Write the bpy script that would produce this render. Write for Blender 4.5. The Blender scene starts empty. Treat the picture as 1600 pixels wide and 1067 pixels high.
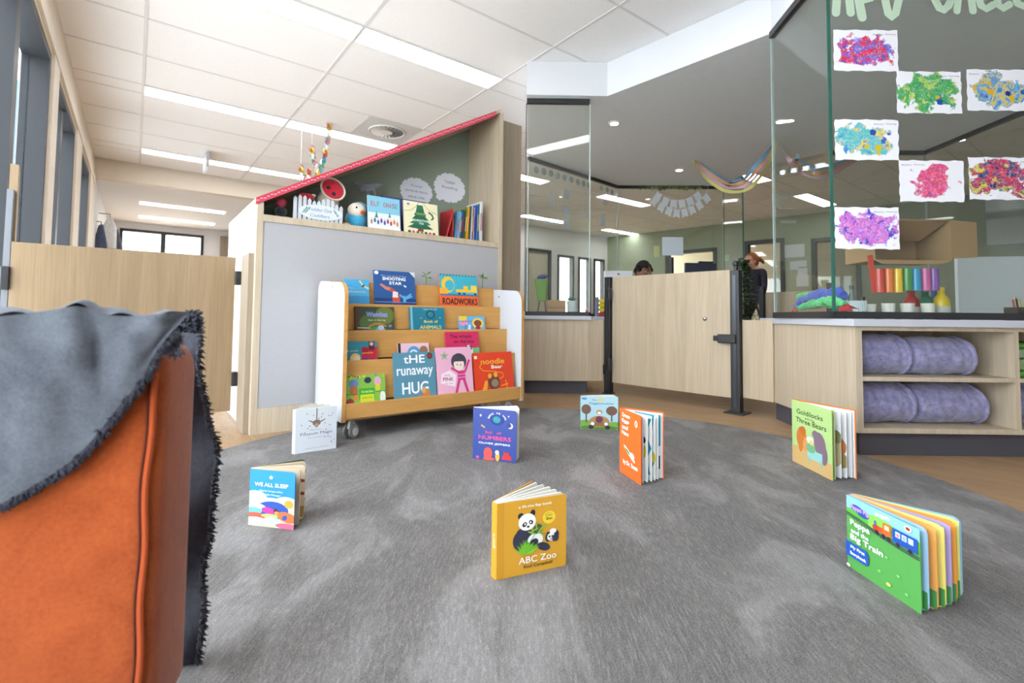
import bpy, math, random
from mathutils import Vector, Matrix, noise
random.seed(7)
S = bpy.context.scene
COL = S.collection
PI = math.pi
# ------------------------------------------------------------------ camera
F, PITCH, ROLL, YAW, PPY, CAMH = 767.833, math.radians(2.6099), math.radians(.6134), math.radians(37.540), 458.444, 0.57
FW = Vector((math.sin(YAW)*math.cos(PITCH), math.cos(YAW)*math.cos(PITCH), math.sin(PITCH)))
_r0 = Vector((math.cos(YAW), -math.sin(YAW), 0)); _u0 = _r0.cross(FW)
RI = math.cos(ROLL)*_r0 + math.sin(ROLL)*_u0
UP = -math.sin(ROLL)*_r0 + math.cos(ROLL)*_u0
CAM = Vector((0, 0, CAMH))
cd = bpy.data.cameras.new('camera'); cam = bpy.data.objects.new('camera', cd); COL.objects.link(cam)
M = Matrix((( RI.x, UP.x, -FW.x, 0), (RI.y, UP.y, -FW.y, 0), (RI.z, UP.z, -FW.z, CAMH), (0, 0, 0, 1)))
cam.matrix_world = M
cd.sensor_width = 36; cd.sensor_fit = 'HORIZONTAL'; cd.lens = 36*F/1600
cd.shift_y = (PPY-533.5)/1600; cd.clip_start = .02; cd.clip_end = 200
cd.dof.use_dof = True; cd.dof.focus_distance = 1.7; cd.dof.aperture_fstop = 4.0
S.camera = cam
# ------------------------------------------------------------------ view and daylight
S.view_settings.view_transform = 'Standard'; S.view_settings.look = 'None'
S.view_settings.gamma = 1; S.view_settings.use_curve_mapping = False
S.view_settings.exposure = 1.18
W = bpy.data.worlds.new('daylight'); S.world = W; W.use_nodes = True
bg = W.node_tree.nodes['Background']; bg.inputs[0].default_value = (.965, .98, 1, 1); bg.inputs[1].default_value = 5.0

# ------------------------------------------------------------------ measuring helpers: a sight line met with a plane of the room
def ray(x, y): return FW + RI*((x-800)/F) - UP*((y-PPY)/F)
def Z(x, y, z=0.0):
    d = ray(x, y); return CAM + d*((z-CAMH)/d.z)
def YP(x, y, Y):
    d = ray(x, y); return CAM + d*(Y/d.y)
def XP(x, y, X):
    d = ray(x, y); return CAM + d*(X/d.x)
def VP(x, y, P, dr):
    d = ray(x, y); n = Vector((-dr[1], dr[0], 0)); t = n.dot(Vector((P[0], P[1], 0))-CAM)/n.dot(d); return CAM + d*t
def DP(x, y, dep): return CAM + ray(x, y)*dep

# ------------------------------------------------------------------ materials
def s2l(c): return c/12.92 if c <= .04045 else ((c+.055)/1.055)**2.4
def hx(h):
    h = h.lstrip('#'); return tuple(s2l(int(h[i:i+2], 16)/255) for i in (0, 2, 4)) + (1,)
_m = {}
def base(name, rough=.6, spec=.4, metal=0.0):
    m = bpy.data.materials.new(name); m.use_nodes = True
    b = m.node_tree.nodes['Principled BSDF']
    b.inputs['Roughness'].default_value = rough; b.inputs['Specular IOR Level'].default_value = spec; b.inputs['Metallic'].default_value = metal
    return m, m.node_tree, b
def c(h, rough=.55, spec=.35, metal=0.0):
    k = (h, rough, spec, metal)
    if k in _m: return _m[k]
    m, t, b = base('paint_'+h.strip('#'), rough, spec, metal)
    n = t.nodes.new('ShaderNodeTexNoise'); n.inputs['Scale'].default_value = 60
    mx = t.nodes.new('ShaderNodeMixRGB'); q = hx(h); sc = .80 if max(q[:3]) < .83 else .85; q = tuple(v*sc for v in q[:3]); mx.inputs[1].default_value = q+(1,); mx.inputs[2].default_value = (q[0]*.93, q[1]*.93, q[2]*.93, 1)
    t.links.new(n.outputs[0], mx.inputs[0]); t.links.new(mx.outputs[0], b.inputs['Base Color'])
    _m[k] = m; return m
def emit(name, col, s):
    m = bpy.data.materials.new(name); m.use_nodes = True; t = m.node_tree; t.nodes.clear()
    e = t.nodes.new('ShaderNodeEmission'); e.inputs[0].default_value = col; e.inputs[1].default_value = s
    o = t.nodes.new('ShaderNodeOutputMaterial'); t.links.new(e.outputs[0], o.inputs[0]); return m
def coords(t, scale, kind='Object', rot=(0, 0, 0)):
    a = t.nodes.new('ShaderNodeTexCoord'); mp = t.nodes.new('ShaderNodeMapping'); src = a.outputs[kind]
    if rot != (0, 0, 0):
        r = t.nodes.new('ShaderNodeMapping'); r.inputs['Rotation'].default_value = rot; t.links.new(src, r.inputs[0]); src = r.outputs[0]
    mp.inputs['Scale'].default_value = scale
    t.links.new(src, mp.inputs[0]); return mp.outputs[0]
def noi(t, vec, scale, detail=4, rough=.6, dist=0):
    n = t.nodes.new('ShaderNodeTexNoise'); n.inputs['Scale'].default_value = scale; n.inputs['Detail'].default_value = detail
    n.inputs['Roughness'].default_value = rough; n.inputs['Distortion'].default_value = dist
    t.links.new(vec, n.inputs['Vector']); return n.outputs[0]
def ramp(t, fac, stops, interp='LINEAR'):
    r = t.nodes.new('ShaderNodeValToRGB'); r.color_ramp.interpolation = interp
    e = r.color_ramp.elements
    while len(e) > 1: e.remove(e[0])
    e[0].position = stops[0][0]; e[0].color = stops[0][1]
    for p, col in stops[1:]:
        q = e.new(p); q.color = col
    t.links.new(fac, r.inputs[0]); return r.outputs[0]
def mix(t, fac, a, b, mode='MIX'):
    m = t.nodes.new('ShaderNodeMixRGB'); m.blend_type = mode
    for i, v in ((0, fac), (1, a), (2, b)):
        if isinstance(v, (int, float)): m.inputs[i].default_value = v
        elif isinstance(v, tuple): m.inputs[i].default_value = v
        else: t.links.new(v, m.inputs[i])
    return m.outputs[0]
def bump(t, b, h, strength=.3, dist=.002):
    n = t.nodes.new('ShaderNodeBump'); n.inputs['Strength'].default_value = strength; n.inputs['Distance'].default_value = dist
    t.links.new(h, n.inputs['Height']); t.links.new(n.outputs[0], b.inputs['Normal'])
def wood(name, c1, c2, scale=(14, 14, .9), rough=.5, wave=.5, spec=.35):
    m, t, b = base(name, rough, spec)
    v = coords(t, scale)
    n1 = noi(t, v, 1.3, 6, .65, .6); v2 = coords(t, (scale[0]*8, scale[1]*8, scale[2]*3)); n2 = noi(t, v2, 1.0, 3, .6)
    col = ramp(t, n1, [(.3, hx(c2)), (.62, hx(c1))])
    d = tuple(x*.86 for x in hx(c2)[:3])+(1,)
    col = mix(t, ramp(t, n2, [(.45, (0, 0, 0, 1)), (.7, (wave, wave, wave, 1))]), col, d)
    t.links.new(col, b.inputs['Base Color']); return m
BIRCH = wood('pale_birch_ply', '#bfae96', '#ae9d84')
BIRCHR = wood('warm_birch_ply', '#9a8467', '#8a7458')
LAM = wood('grey_oak_laminate', '#c2b29b', '#b0a089', (25, 25, 1.2))
LAMD = wood('taupe_laminate', '#a09280', '#8f816f', (25, 25, 1.2))
BEECH = wood('beech', '#c19152', '#b48345', (2, 20, 20), wave=.15)
M_GREY = c('#b9b8ba', .5); M_SLAB = c('#d3d5df', .35, .5)
M_PLINTH = c('#55545c', .45); M_BLACK = c('#2b2b2e', .4, .5); M_FRAME = c('#3a3c40', .45, .3)
M_WHITE = c('#f2f1f0', .6); M_CREAM = c('#efe3d3', .6); M_WHITEP = c('#d6dae1', .35, .45)
M_STEEL = c('#c9c9c9', .3, .5, .9); M_PAPER = c('#f3f2f6', .7); M_SAGE = c('#8f9c88', .7); M_PAGE = c('#f1eee6', .7)
# glass
def glass(name, tint, ior=1.45):
    m = bpy.data.materials.new(name); m.use_nodes = True; t = m.node_tree; t.nodes.clear()
    tr = t.nodes.new('ShaderNodeBsdfTransparent'); tr.inputs[0].default_value = tint
    gl = t.nodes.new('ShaderNodeBsdfGlossy'); gl.inputs['Roughness'].default_value = 0.0
    lw = t.nodes.new('ShaderNodeLayerWeight'); lw.inputs['Blend'].default_value = .5
    pw = t.nodes.new('ShaderNodeMath'); pw.operation = 'POWER'; pw.inputs[1].default_value = 5; t.links.new(lw.outputs['Facing'], pw.inputs[0])
    fr = t.nodes.new('ShaderNodeMath'); fr.operation = 'MULTIPLY_ADD'; fr.inputs[1].default_value = .75; fr.inputs[2].default_value = .04; t.links.new(pw.outputs[0], fr.inputs[0])
    mx = t.nodes.new('ShaderNodeMixShader'); o = t.nodes.new('ShaderNodeOutputMaterial')
    t.links.new(fr.outputs[0], mx.inputs[0]); t.links.new(tr.outputs[0], mx.inputs[1]); t.links.new(gl.outputs[0], mx.inputs[2]); t.links.new(mx.outputs[0], o.inputs[0])
    return m
GLASS = glass('clear_glass', (.955, .98, .965, 1)); M_EDGE = c('#2f6a5c', .3, .4); M_EDGEL = c('#cfe0dc', .2, .6)
BLUEGLASS = glass('tinted_window_glass', (.90, .94, .97, 1))
# carpet
def rug_mat():
    m, t, b = base('silky_grey_rug', .75, .2)
    v = coords(t, (1, 2.2, 1), 'Object', (0, 0, math.radians(-52)))
    st = coords(t, (22, 230, 1), 'Object', (0, 0, math.radians(-50)))
    st2 = coords(t, (40, 160, 1), 'Object', (0, 0, math.radians(-56)))
    n1 = noi(t, st, 1.0, 5, .7); n4 = noi(t, st2, 1.0, 5, .7); n5 = noi(t, v, .9, 2, .5); n2 = noi(t, v, 2.2, 5, .6, .8); n3 = noi(t, coords(t, (420, 420, 420)), 1, 2)
    big = ramp(t, n2, [(.40, hx('#322e2b')), (.50, hx('#56514d')), (.60, hx('#8e8a89'))])
    f = mix(t, .55, big, ramp(t, mix(t, ramp(t, n5, [(.4, (.15, .15, .15, 1)), (.6, (.85, .85, .85, 1))]), n1, n4), [(.36, hx('#2a2623')), (.5, hx('#524d49')), (.64, hx('#8c8784'))]))
    f = mix(t, .22, f, ramp(t, n3, [(.35, (.02, .02, .02, 1)), (.65, (.5, .48, .47, 1))]))
    t.links.new(f, b.inputs['Base Color']); b.inputs['Sheen Weight'].default_value = .08
    bump(t, b, n3, .6, .004); return m
RUG = rug_mat()
def floor_mat():
    m, t, b = base('oak_plank_floor', .38, .4)
    v = coords(t, (1, 1, 1), 'Object', (0, 0, math.radians(90)))
    br = t.nodes.new('ShaderNodeTexBrick'); br.offset = .37; br.inputs['Scale'].default_value = 1
    br.inputs['Brick Width'].default_value = 1.2; br.inputs['Row Height'].default_value = .15; br.inputs['Mortar Size'].default_value = .0012
    br.inputs['Color1'].default_value = hx('#96795a'); br.inputs['Color2'].default_value = hx('#a58767'); br.inputs['Mortar'].default_value = hx('#7c5c40')
    t.links.new(v, br.inputs['Vector'])
    n = noi(t, coords(t, (26, 3, 1)), 1.2, 6, .7, 1.2)
    f = mix(t, .5, br.outputs[0], ramp(t, n, [(.3, hx('#7c6045')), (.5, hx('#9c7d5c')), (.7, hx('#b99a76'))]))
    t.links.new(f, b.inputs['Base Color']); return m
FLOOR = floor_mat()
def tile_mat(name, col):
    m, t, b = base(name, .85, .15)
    n = noi(t, coords(t, (150, 150, 1)), 1, 3)
    q = hx(col); f = ramp(t, n, [(.35, (q[0]*.95, q[1]*.95, q[2]*.95, 1)), (.6, q)])
    t.links.new(f, b.inputs['Base Color']); return m
TILE = tile_mat('acoustic_tile', '#f3f2f2'); M_TBAR = c('#efeeee', .5)
def fabric(name, a, d, scale=40, sheen=.4, big=6, kind='Object'):
    m, t, b = base(name, .85, .15)
    n = noi(t, coords(t, (1, 1, 1), kind), scale, 5, .7); n2 = noi(t, coords(t, (1, 1, 1), kind), big, 4, .6, 1.4)
    f = mix(t, .45, ramp(t, n2, [(.35, hx(a)), (.65, hx(d))]), ramp(t, n, [(.35, hx(a)), (.65, hx(d))]))
    t.links.new(f, b.inputs['Base Color']); b.inputs['Sheen Weight'].default_value = sheen
    bump(t, b, n, .35, .002); return m
VELVET = fabric('mauve_plush', '#66638a', '#9d99b8', 60, .4, 14)
ORANGE = fabric('orange_velvet', '#80350f', '#9a4a1e', 180, .2, 9)
THROW = fabric('grey_woven_throw', '#3b3e45', '#575b62', 260, .1, 12)
THROWD = fabric('charcoal_pile', '#23242b', '#3c3d47', 300, .1, 30)
GREENB = fabric('green_patterned_blanket', '#5aa038', '#a9a79a', 25, .2, 22)

# ------------------------------------------------------------------ mesh collector
class MB:
    def __init__(s): s.v = []; s.f = []; s.m = []; s.mats = []; s.sm = []
    def mi(s, m):
        if m not in s.mats: s.mats.append(m)
        return s.mats.index(m)
    def add(s, vs, fs, m, smooth=False):
        o = len(s.v); s.v += [Vector(p) for p in vs]; k = s.mi(m)
        for f in fs: s.f.append([o+i for i in f]); s.m.append(k); s.sm.append(smooth)
        return s
    def box(s, a, b, m):
        x0, y0, z0 = a; x1, y1, z1 = b
        return s.add([(x0,y0,z0),(x1,y0,z0),(x1,y1,z0),(x0,y1,z0),(x0,y0,z1),(x1,y0,z1),(x1,y1,z1),(x0,y1,z1)],
                     [(0,3,2,1),(4,5,6,7),(0,1,5,4),(1,2,6,5),(2,3,7,6),(3,0,4,7)], m)
    def obox(s, P, u, L, w, D, z0, z1, m):
        P = Vector((P[0], P[1])); u = Vector((u[0], u[1])).normalized(); w = Vector((w[0], w[1])).normalized()
        q = [P, P+u*L, P+u*L+w*D, P+w*D]
        return s.prism([(a.x, a.y, z0) for a in q], (0, 0, z1-z0), m)
    def prism(s, pts, vec, m, side=None):
        n = len(pts); P = [Vector(p) for p in pts]; V = Vector(vec)
        nrm = Vector((0, 0, 0))
        for i in range(n): nrm += P[i].cross(P[(i+1) % n])
        if nrm.dot(V) < 0: P.reverse()
        s.add(P+[p+V for p in P], [tuple(range(n-1, -1, -1)), tuple(range(n, 2*n))], m)
        o = len(s.v)-2*n; k = s.mi(side or m)
        for i in range(n): s.f.append([o+i, o+(i+1) % n, o+n+(i+1) % n, o+n+i]); s.m.append(k); s.sm.append(False)
        return s
    def tube(s, path, r, m, n=8, smooth=True, cap=True):
        P = [Vector(p) for p in path]; k = len(P)
        R = r if isinstance(r, (list, tuple)) else [r]*k
        vs = []; ref = None
        for i, p in enumerate(P):
            d = (P[min(i+1, k-1)]-P[max(i-1, 0)]).normalized()
            if ref is None: ref = d.orthogonal().normalized()
            ref = (ref-d*ref.dot(d))
            ref = ref.normalized() if ref.length > 1e-5 else d.orthogonal().normalized()
            b = d.cross(ref)
            for j in range(n): a = 2*PI*j/n; vs.append(p+(ref*math.cos(a)+b*math.sin(a))*R[i])
        fs = [(i*n+j, i*n+(j+1) % n, (i+1)*n+(j+1) % n, (i+1)*n+j) for i in range(k-1) for j in range(n)]
        if cap: fs += [tuple(range(n-1, -1, -1)), tuple((k-1)*n+j for j in range(n))]
        return s.add(vs, fs, m, smooth)
    def lathe(s, prof, cen, m, n=20, axis=(0, 0, 1), smooth=True):
        ax = Vector(axis).normalized(); u = ax.orthogonal().normalized(); w = ax.cross(u); C0 = Vector(cen)
        vs = []; k = len(prof)
        for r, h in prof:
            for j in range(n): a = 2*PI*j/n; vs.append(C0+ax*h+(u*math.cos(a)+w*math.sin(a))*max(r, 1e-4))
        fs = [(i*n+j, i*n+(j+1) % n, (i+1)*n+(j+1) % n, (i+1)*n+j) for i in range(k-1) for j in range(n)]
        fs += [tuple(range(n-1, -1, -1)), tuple((k-1)*n+j for j in range(n))]
        return s.add(vs, fs, m, smooth)
    def ell(s, cen, rad, m, n=16, k=10, rot=None):
        vs = []; C0 = Vector(cen); R = rot or Matrix.Identity(3)
        for i in range(k+1):
            t = PI*i/k
            for j in range(n):
                a = 2*PI*j/n
                st = max(math.sin(t), .003)
                vs.append(C0+R @ Vector((rad[0]*st*math.cos(a), rad[1]*st*math.sin(a), -rad[2]*math.cos(t))))
        fs = [(i*n+j, i*n+(j+1) % n, (i+1)*n+(j+1) % n, (i+1)*n+j) for i in range(k) for j in range(n)]
        fs += [tuple(range(n-1, -1, -1)), tuple(k*n+j for j in range(n))]
        return s.add(vs, fs, m, True)
    def grid(s, fn, nu, nv, m, smooth=True, thick=None):
        vs = [Vector(fn(i/nu, j/nv)) for j in range(nv+1) for i in range(nu+1)]
        w = nu+1
        fs = [(j*w+i, j*w+i+1, (j+1)*w+i+1, (j+1)*w+i) for j in range(nv) for i in range(nu)]
        if thick:
            T = Vector(thick); n0 = len(vs); vs += [v+T for v in vs]
            fs += [tuple(n0+q for q in reversed(f)) for f in fs]
            rim = [i for i in range(w)]+[j*w+nu for j in range(1, nv+1)]+[nv*w+i for i in range(nu-1, -1, -1)]+[j*w for j in range(nv-1, 0, -1)]
            fs += [(rim[(i+1) % len(rim)], rim[i], n0+rim[i], n0+rim[(i+1) % len(rim)]) for i in range(len(rim))]
        return s.add(vs, fs, m, smooth)
    def build(s, name, parent=None, world=True, bevel=0, seg=2, keep_origin=False, sub=0):
        me = bpy.data.meshes.new(name); V = s.v; off = Vector((0, 0, 0))
        if parent is not None and world:
            inv = root_inv(parent); V = [inv @ p for p in V]
        elif parent is None and not keep_origin:
            off = Vector((sum(p.x for p in V)/len(V), sum(p.y for p in V)/len(V), min(p.z for p in V)))
            V = [p-off for p in V]
        me.from_pydata([tuple(p) for p in V], [], s.f)
        for m in s.mats: me.materials.append(m)
        me.polygons.foreach_set('material_index', s.m); me.polygons.foreach_set('use_smooth', s.sm); me.update()
        if any(s.sm): me.set_sharp_from_angle(angle=.75)
        o = bpy.data.objects.new(name, me); COL.objects.link(o); o.location = off
        if parent is not None: o.parent = parent
        if bevel:
            b = o.modifiers.new('bevel', 'BEVEL'); b.width = bevel; b.segments = seg; b.limit_method = 'ANGLE'; b.angle_limit = .6
        if sub:
            b = o.modifiers.new('sub', 'SUBSURF'); b.levels = sub; b.render_levels = sub
        return o
def mat_of(o):
    m = Matrix.Translation(o.location) @ o.rotation_euler.to_matrix().to_4x4()
    return mat_of(o.parent) @ m if o.parent else m
def root_inv(o): return mat_of(o).inverted()
def thing(name, label, cat, loc=(0, 0, 0), rz=0.0, group=None, rx=0.0):
    o = bpy.data.objects.new(name, None); COL.objects.link(o); o.empty_display_size = .05
    o.location = loc; o.rotation_euler = (rx, 0, rz); return tag(o, label, cat, group)
def tag(o, label, cat, group=None, kind=None):
    o['label'] = label; o['category'] = cat
    if group: o['group'] = group
    if kind: o['kind'] = kind
    return o
def struct(o): o['kind'] = 'structure'; return o
# lettering: the font's outlines as a flat print
_deps = []
def glyphs(s):
    cu = bpy.data.curves.new('t', 'FONT'); cu.body = s; cu.size = 1; cu.resolution_u = 3
    ob = bpy.data.objects.new('t', cu); COL.objects.link(ob)
    bpy.context.view_layer.update()
    me = bpy.data.meshes.new_from_object(ob.evaluated_get(bpy.context.evaluated_depsgraph_get()))
    vs = [v.co.copy() for v in me.vertices]; fs = [tuple(p.vertices) for p in me.polygons]
    bpy.data.objects.remove(ob); bpy.data.curves.remove(cu); bpy.data.meshes.remove(me)
    return vs, fs
_gl = {}
def put_text(mb, s, O, ux, uz, w, h, m, bold=0.0):
    """text s fitted into a box w wide and h high whose lower left corner is O, along unit vectors ux and uz"""
    if s not in _gl: _gl[s] = glyphs(s)
    vs, fs = _gl[s]
    if not vs: return
    x0 = min(v.x for v in vs); x1 = max(v.x for v in vs); y0 = min(v.y for v in vs); y1 = max(v.y for v in vs)
    O = Vector(O); ux = Vector(ux); uz = Vector(uz)
    offs = [(0, 0)] if not bold else [(-bold, 0), (bold, 0), (0, bold), (0, -bold)]
    for i, (bx, bz) in enumerate(offs):
        nn = ux.cross(uz)*(.00004*i)
        mb.add([O+ux*((v.x-x0)/(x1-x0)*w+bx)+uz*((v.y-y0)/(y1-y0)*h+bz)+nn for v in vs], fs, m)
# flat printed art on a cover: O lower left corner, ux right, uz up, n towards the reader
def art(parent, name, O, ux, uz, W, H, items, world=False, lift=.0004, cthick=0):
    O = Vector(O); ux = Vector(ux).normalized(); uz = Vector(uz).normalized(); n = ux.cross(uz)
    A = MB(); TT = []; k = 0
    for it in items:
        k += 1; q = O+n*(lift+.00006*k)
        P = lambda u, v: q+ux*(u*W)+uz*(v*H)
        def put(uv, col):
            for ax, lim, sg in ((0, 0.0, 1), (0, 1.0, -1), (1, 0.0, 1), (1, 1.0, -1)):
                out = []
                for j in range(len(uv)):
                    a, b = uv[j-1], uv[j]; ia = (a[ax]-lim)*sg >= 0; ib = (b[ax]-lim)*sg >= 0
                    if ia != ib:
                        f = (lim-a[ax])/(b[ax]-a[ax]); out.append((a[0]+(b[0]-a[0])*f, a[1]+(b[1]-a[1])*f))
                    if ib: out.append(b)
                uv = out
                if len(uv) < 3: return
            A.add([P(a, b) for a, b in uv], [tuple(range(len(uv)))], c(col))
        if it[0] == 'r': put([(it[1], it[2]), (it[3], it[2]), (it[3], it[4]), (it[1], it[4])], it[5])
        elif it[0] == 'e':
            _, cu, cv, ru, rv, col = it[:6]; ro = math.radians(it[6]) if len(it) > 6 else 0
            pts = []
            for j in range(20):
                a = 2*PI*j/20; x = ru*W*math.cos(a); y = rv*H*math.sin(a)
                pts.append((cu+(x*math.cos(ro)-y*math.sin(ro))/W, cv+(x*math.sin(ro)+y*math.cos(ro))/H))
            put(pts, col)
        elif it[0] == 'p': put(list(it[1]), it[2])
        elif it[0] == 'l':                                   # a painted line
            pts = [Vector((u*W, v*H)) for u, v in it[1]]; r = it[2]*W
            for a, b in zip(pts, pts[1:]):
                d = (b-a).normalized(); s_ = Vector((-d.y, d.x))*r; a2 = a-d*r*.3; b2 = b+d*r*.3
                put([(p.x/W, p.y/H) for p in (a2-s_, b2-s_, b2+s_, a2+s_)], it[3])
        elif it[0] == 't':
            _, s, u0, u1, v, h, col = it[:7]; bold = (it[7] if len(it) > 7 else 0)*W
            T = MB(); put_text(T, s, P(u0, v), ux, uz, (u1-u0)*W, h*H, c(col), bold); TT.append(T)
    r = []
    if A.v: r.append(A.build(name, parent, world))
    for i, T in enumerate(TT): r.append(T.build('title' if name == 'cover_art' and i == 0 else 'lettering', parent, world))
    return r
# ================================================================== THE SETTING
CE, ZB, XW = 2.51, 2.246, -.458
T0 = -.006; TX = 1.168; ROWS = [1.15, 3.17, 5.19, 7.21]       # ceiling grid: main runners and lamp rows
struct(MB().box((-.6, -3, -.06), (16, 18, -.01), FLOOR).build('floor', None, keep_origin=True))
m = MB().box((XW-.2, -1.2, CE), (11.5, 8.05, CE+.05), TILE)
struct(m.build('ceiling', None, keep_origin=True))
# grid of T bars
m = MB()
for i in range(0, 10):
    x = T0+i*TX; m.box((x-.010, -1.2, CE-.004), (x+.010, 8.04, CE+.002), M_TBAR)
for y0 in [-.87]+ROWS:
    for dy in (0, .22, .82, 1.42): m.box((XW, y0+dy-.008, CE-.0035), (10.4, y0+dy+.008, CE+.002), M_TBAR)
struct(m.build('trim_1', None, keep_origin=True))
# left wall: header, posts, window openings (dark aluminium) towards the garden
WT = .14
walls = MB()
OPEN = [(-.6, 2.05), (2.42, 4.117), (4.391, 5.70), (6.20, 7.36)]
walls.box((XW-WT, -1.2, 2.151), (XW, 8.2, CE), M_CREAM)
ys = [-1.2]+[v for o in OPEN for v in o]+[8.2]
for a, b in zip(ys[::2], ys[1::2]): walls.box((XW-WT, a, -.01), (XW, b, 2.151), M_CREAM)
struct(walls.build('wall_left', None, keep_origin=True))
m = MB()
m.box((XW, -1.2, 2.17), (XW+.018, 8.05, 2.26), M_CREAM)
for a, b in zip(ys[2::2], ys[3::2]): m.box((XW, a+.01, -.01), (XW+.012, b-.01, 2.17), M_CREAM)
struct(m.build('trim_2', None, keep_origin=True))
for i, (a, b) in enumerate(OPEN):
    root = MB(); e = .04
    root.box((XW-WT+.01, a, -.01), (XW-.005, a+e, 2.15), M_FRAME).box((XW-WT+.01, b-e, -.01), (XW-.005, b, 2.15), M_FRAME)
    root.box((XW-WT+.01, a+e, 2.11), (XW-.005, b-e, 2.15), M_FRAME).box((XW-WT+.01, a+e, -.01), (XW-.005, b-e, .03), M_FRAME)
    mid = a+(b-a)*.5
    root.box((XW-WT+.02, mid-.05, .03), (XW-.03, mid+.05, 2.11), M_FRAME)
    w = struct(root.build('window_%d' % (i+1), None, keep_origin=True))
    MB().box((XW-.10, a+e, .03), (XW-.092, mid-.05, 2.11), BLUEGLASS).box((XW-.10, mid+.05, .03), (XW-.092, b-e, 2.11), BLUEGLASS).build('pane', w, False)
struct(MB().box((XW-WT, -1.34, -.01), (11.5, -1.2, CE), M_WHITE).build('wall_front', None, keep_origin=True))  # unseen wall behind the camera, added so the left windows light the room more
struct(MB().box((-5.5, 9.0, -.01), (-.75, 9.2, 3.6), c('#86a3c8', .8)).build('wall_outside_added', None, keep_origin=True))  # added blue wall that stands in for the bluish reflection in the window panes
struct(MB().box((-14, -6, -.12), (-.601, 9.0, -.07), c('#f2efe9', .8)).build('floor', None, keep_origin=True))  # unseen pale paving outside, added to bounce daylight up onto the ceiling
# header beam and the corridor beyond it
struct(MB().box((XW, 8.05, 2.262), (2.35, 8.2, CE), M_CREAM).build('trim_3', None, keep_origin=True))
LIGHTW = c('#f7f6f6', .7)
struct(MB().box((XW-.1, 8.2, 2.30), (2.45, 12.2, 2.34), LIGHTW).build('ceiling', None, keep_origin=True))
struct(MB().box((XW-WT, 8.2, -.01), (XW, 12.0, 2.30), LIGHTW).build('wall_corridor_left', None, keep_origin=True))
struct(MB().box((2.3, 8.2, -.01), (2.42, 12.0, 2.30), LIGHTW).build('wall_corridor_right', None, keep_origin=True))
m = MB(); xa, xb, zt = -.27, 1.10, 2.17
m.box((XW, 12, -.01), (xa, 12.12, 2.3), LIGHTW).box((xb, 12, -.01), (2.3, 12.12, 2.3), LIGHTW).box((xa, 12, zt), (xb, 12.12, 2.3), LIGHTW)
struct(m.build('wall_end', None, keep_origin=True))
m = MB()
m.box((xa, 11.97, -.01), (xa+.05, 12.1, zt), M_FRAME).box((xb-.05, 11.97, -.01), (xb, 12.1, zt), M_FRAME)
m.box((xa+.05, 11.97, zt-.05), (xb-.05, 12.1, zt), M_FRAME).box(((xa+xb)/2-.04, 11.97, -.01), ((xa+xb)/2+.04, 12.1, zt-.05), M_FRAME)
d = struct(m.build('door_1', None, keep_origin=True))
MB().box((xa+.05, 12.03, 0), ((xa+xb)/2-.04, 12.036, zt-.05), GLASS).box(((xa+xb)/2+.04, 12.03, 0), (xb-.05, 12.036, zt-.05), GLASS).build('pane', d, False)
struct(MB().box((1.40, 11.95, -.01), (1.95, 11.99, 2.19), LAMD).build('door_2', None, keep_origin=True))
# wall across the back of the far room, with a door and windows to the garden
zs = 2.151
m = MB(); YB = 8.05
wo = [(6.55, 7.25, 0.0, 2.02), (7.45, 7.95, .5, 1.95), (8.1, 8.5, .5, 1.95), (8.62, 8.98, .5, 1.95)]
x = 2.42
for a, b, z0, z1 in wo:
    m.box((x, YB, -.01), (a, YB+.12, CE), M_WHITE); m.box((a, YB, z1), (b, YB+.12, CE), M_WHITE)
    if z0 > 0: m.box((a, YB, -.01), (b, YB+.12, z0), M_WHITE)
    x = b
m.box((x, YB, -.01), (9.3, YB+.12, CE), M_WHITE)
struct(m.build('wall_back', None, keep_origin=True))
for i, (a, b, z0, z1) in enumerate(wo):
    f = MB(); e = .05; z0 = max(z0, -.01)
    f.box((a, YB-.03, z0), (a+e, YB+.09, z1), M_FRAME).box((b-e, YB-.03, z0), (b, YB+.09, z1), M_FRAME).box((a+e, YB-.03, z1-e), (b-e, YB+.09, z1), M_FRAME)
    if z0 > 0: f.box((a+e, YB-.03, z0), (b-e, YB+.09, z0+e), M_FRAME)
    nm = 'door_3' if i == 0 else 'window_%d' % (i+5)
    w = struct(f.build(nm, None, keep_origin=True))
    if i == 0: MB().box((a+e, YB+.04, 0), (b-e, YB+.07, z1-e), c('#d6cfba', .6)).build('door_leaf', w, False); continue
    MB().box((a+e, YB+.03, max(z0, 0)+(e if z0 > 0 else 0)), (b-e, YB+.036, z1-e), GLASS).build('pane', w, False)
# sage wall on the right of the far room
GWD = Vector((9.9-9.154, 3.3-7.77, 0)).normalized(); GW0 = Vector((9.154, 7.77, 0))-GWD*.35; GN = Vector((GWD.y, -GWD.x, 0))
if GN.x > 0: GN = -GN
SAGE = c('#a4ae95', .8)
def gw(u, off=0.0): return GW0+GWD*u+GN*off
m = MB()
def gwu(px, py):                                    # place along the sage wall and height
    p = VP(px, py, GW0, GWD); return (p-GW0).dot(GWD), p.z
dl, dr = gwu(1164, 400)[0], gwu(1226, 400)[0]; dt = gwu(1200, 374)[1]
wl, wr = gwu(1040, 400)[0], gwu(1120, 400)[0]; wt = gwu(1115, 387)[1]
rl, rr = gwu(1268, 400)[0], gwu(1345, 400)[0]; rt = gwu(1280, 372)[1]
holes = [(wl, wr, .9, wt), (dl, dr, -.01, dt), (rl, rr, .7, rt)]
u = 0
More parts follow.
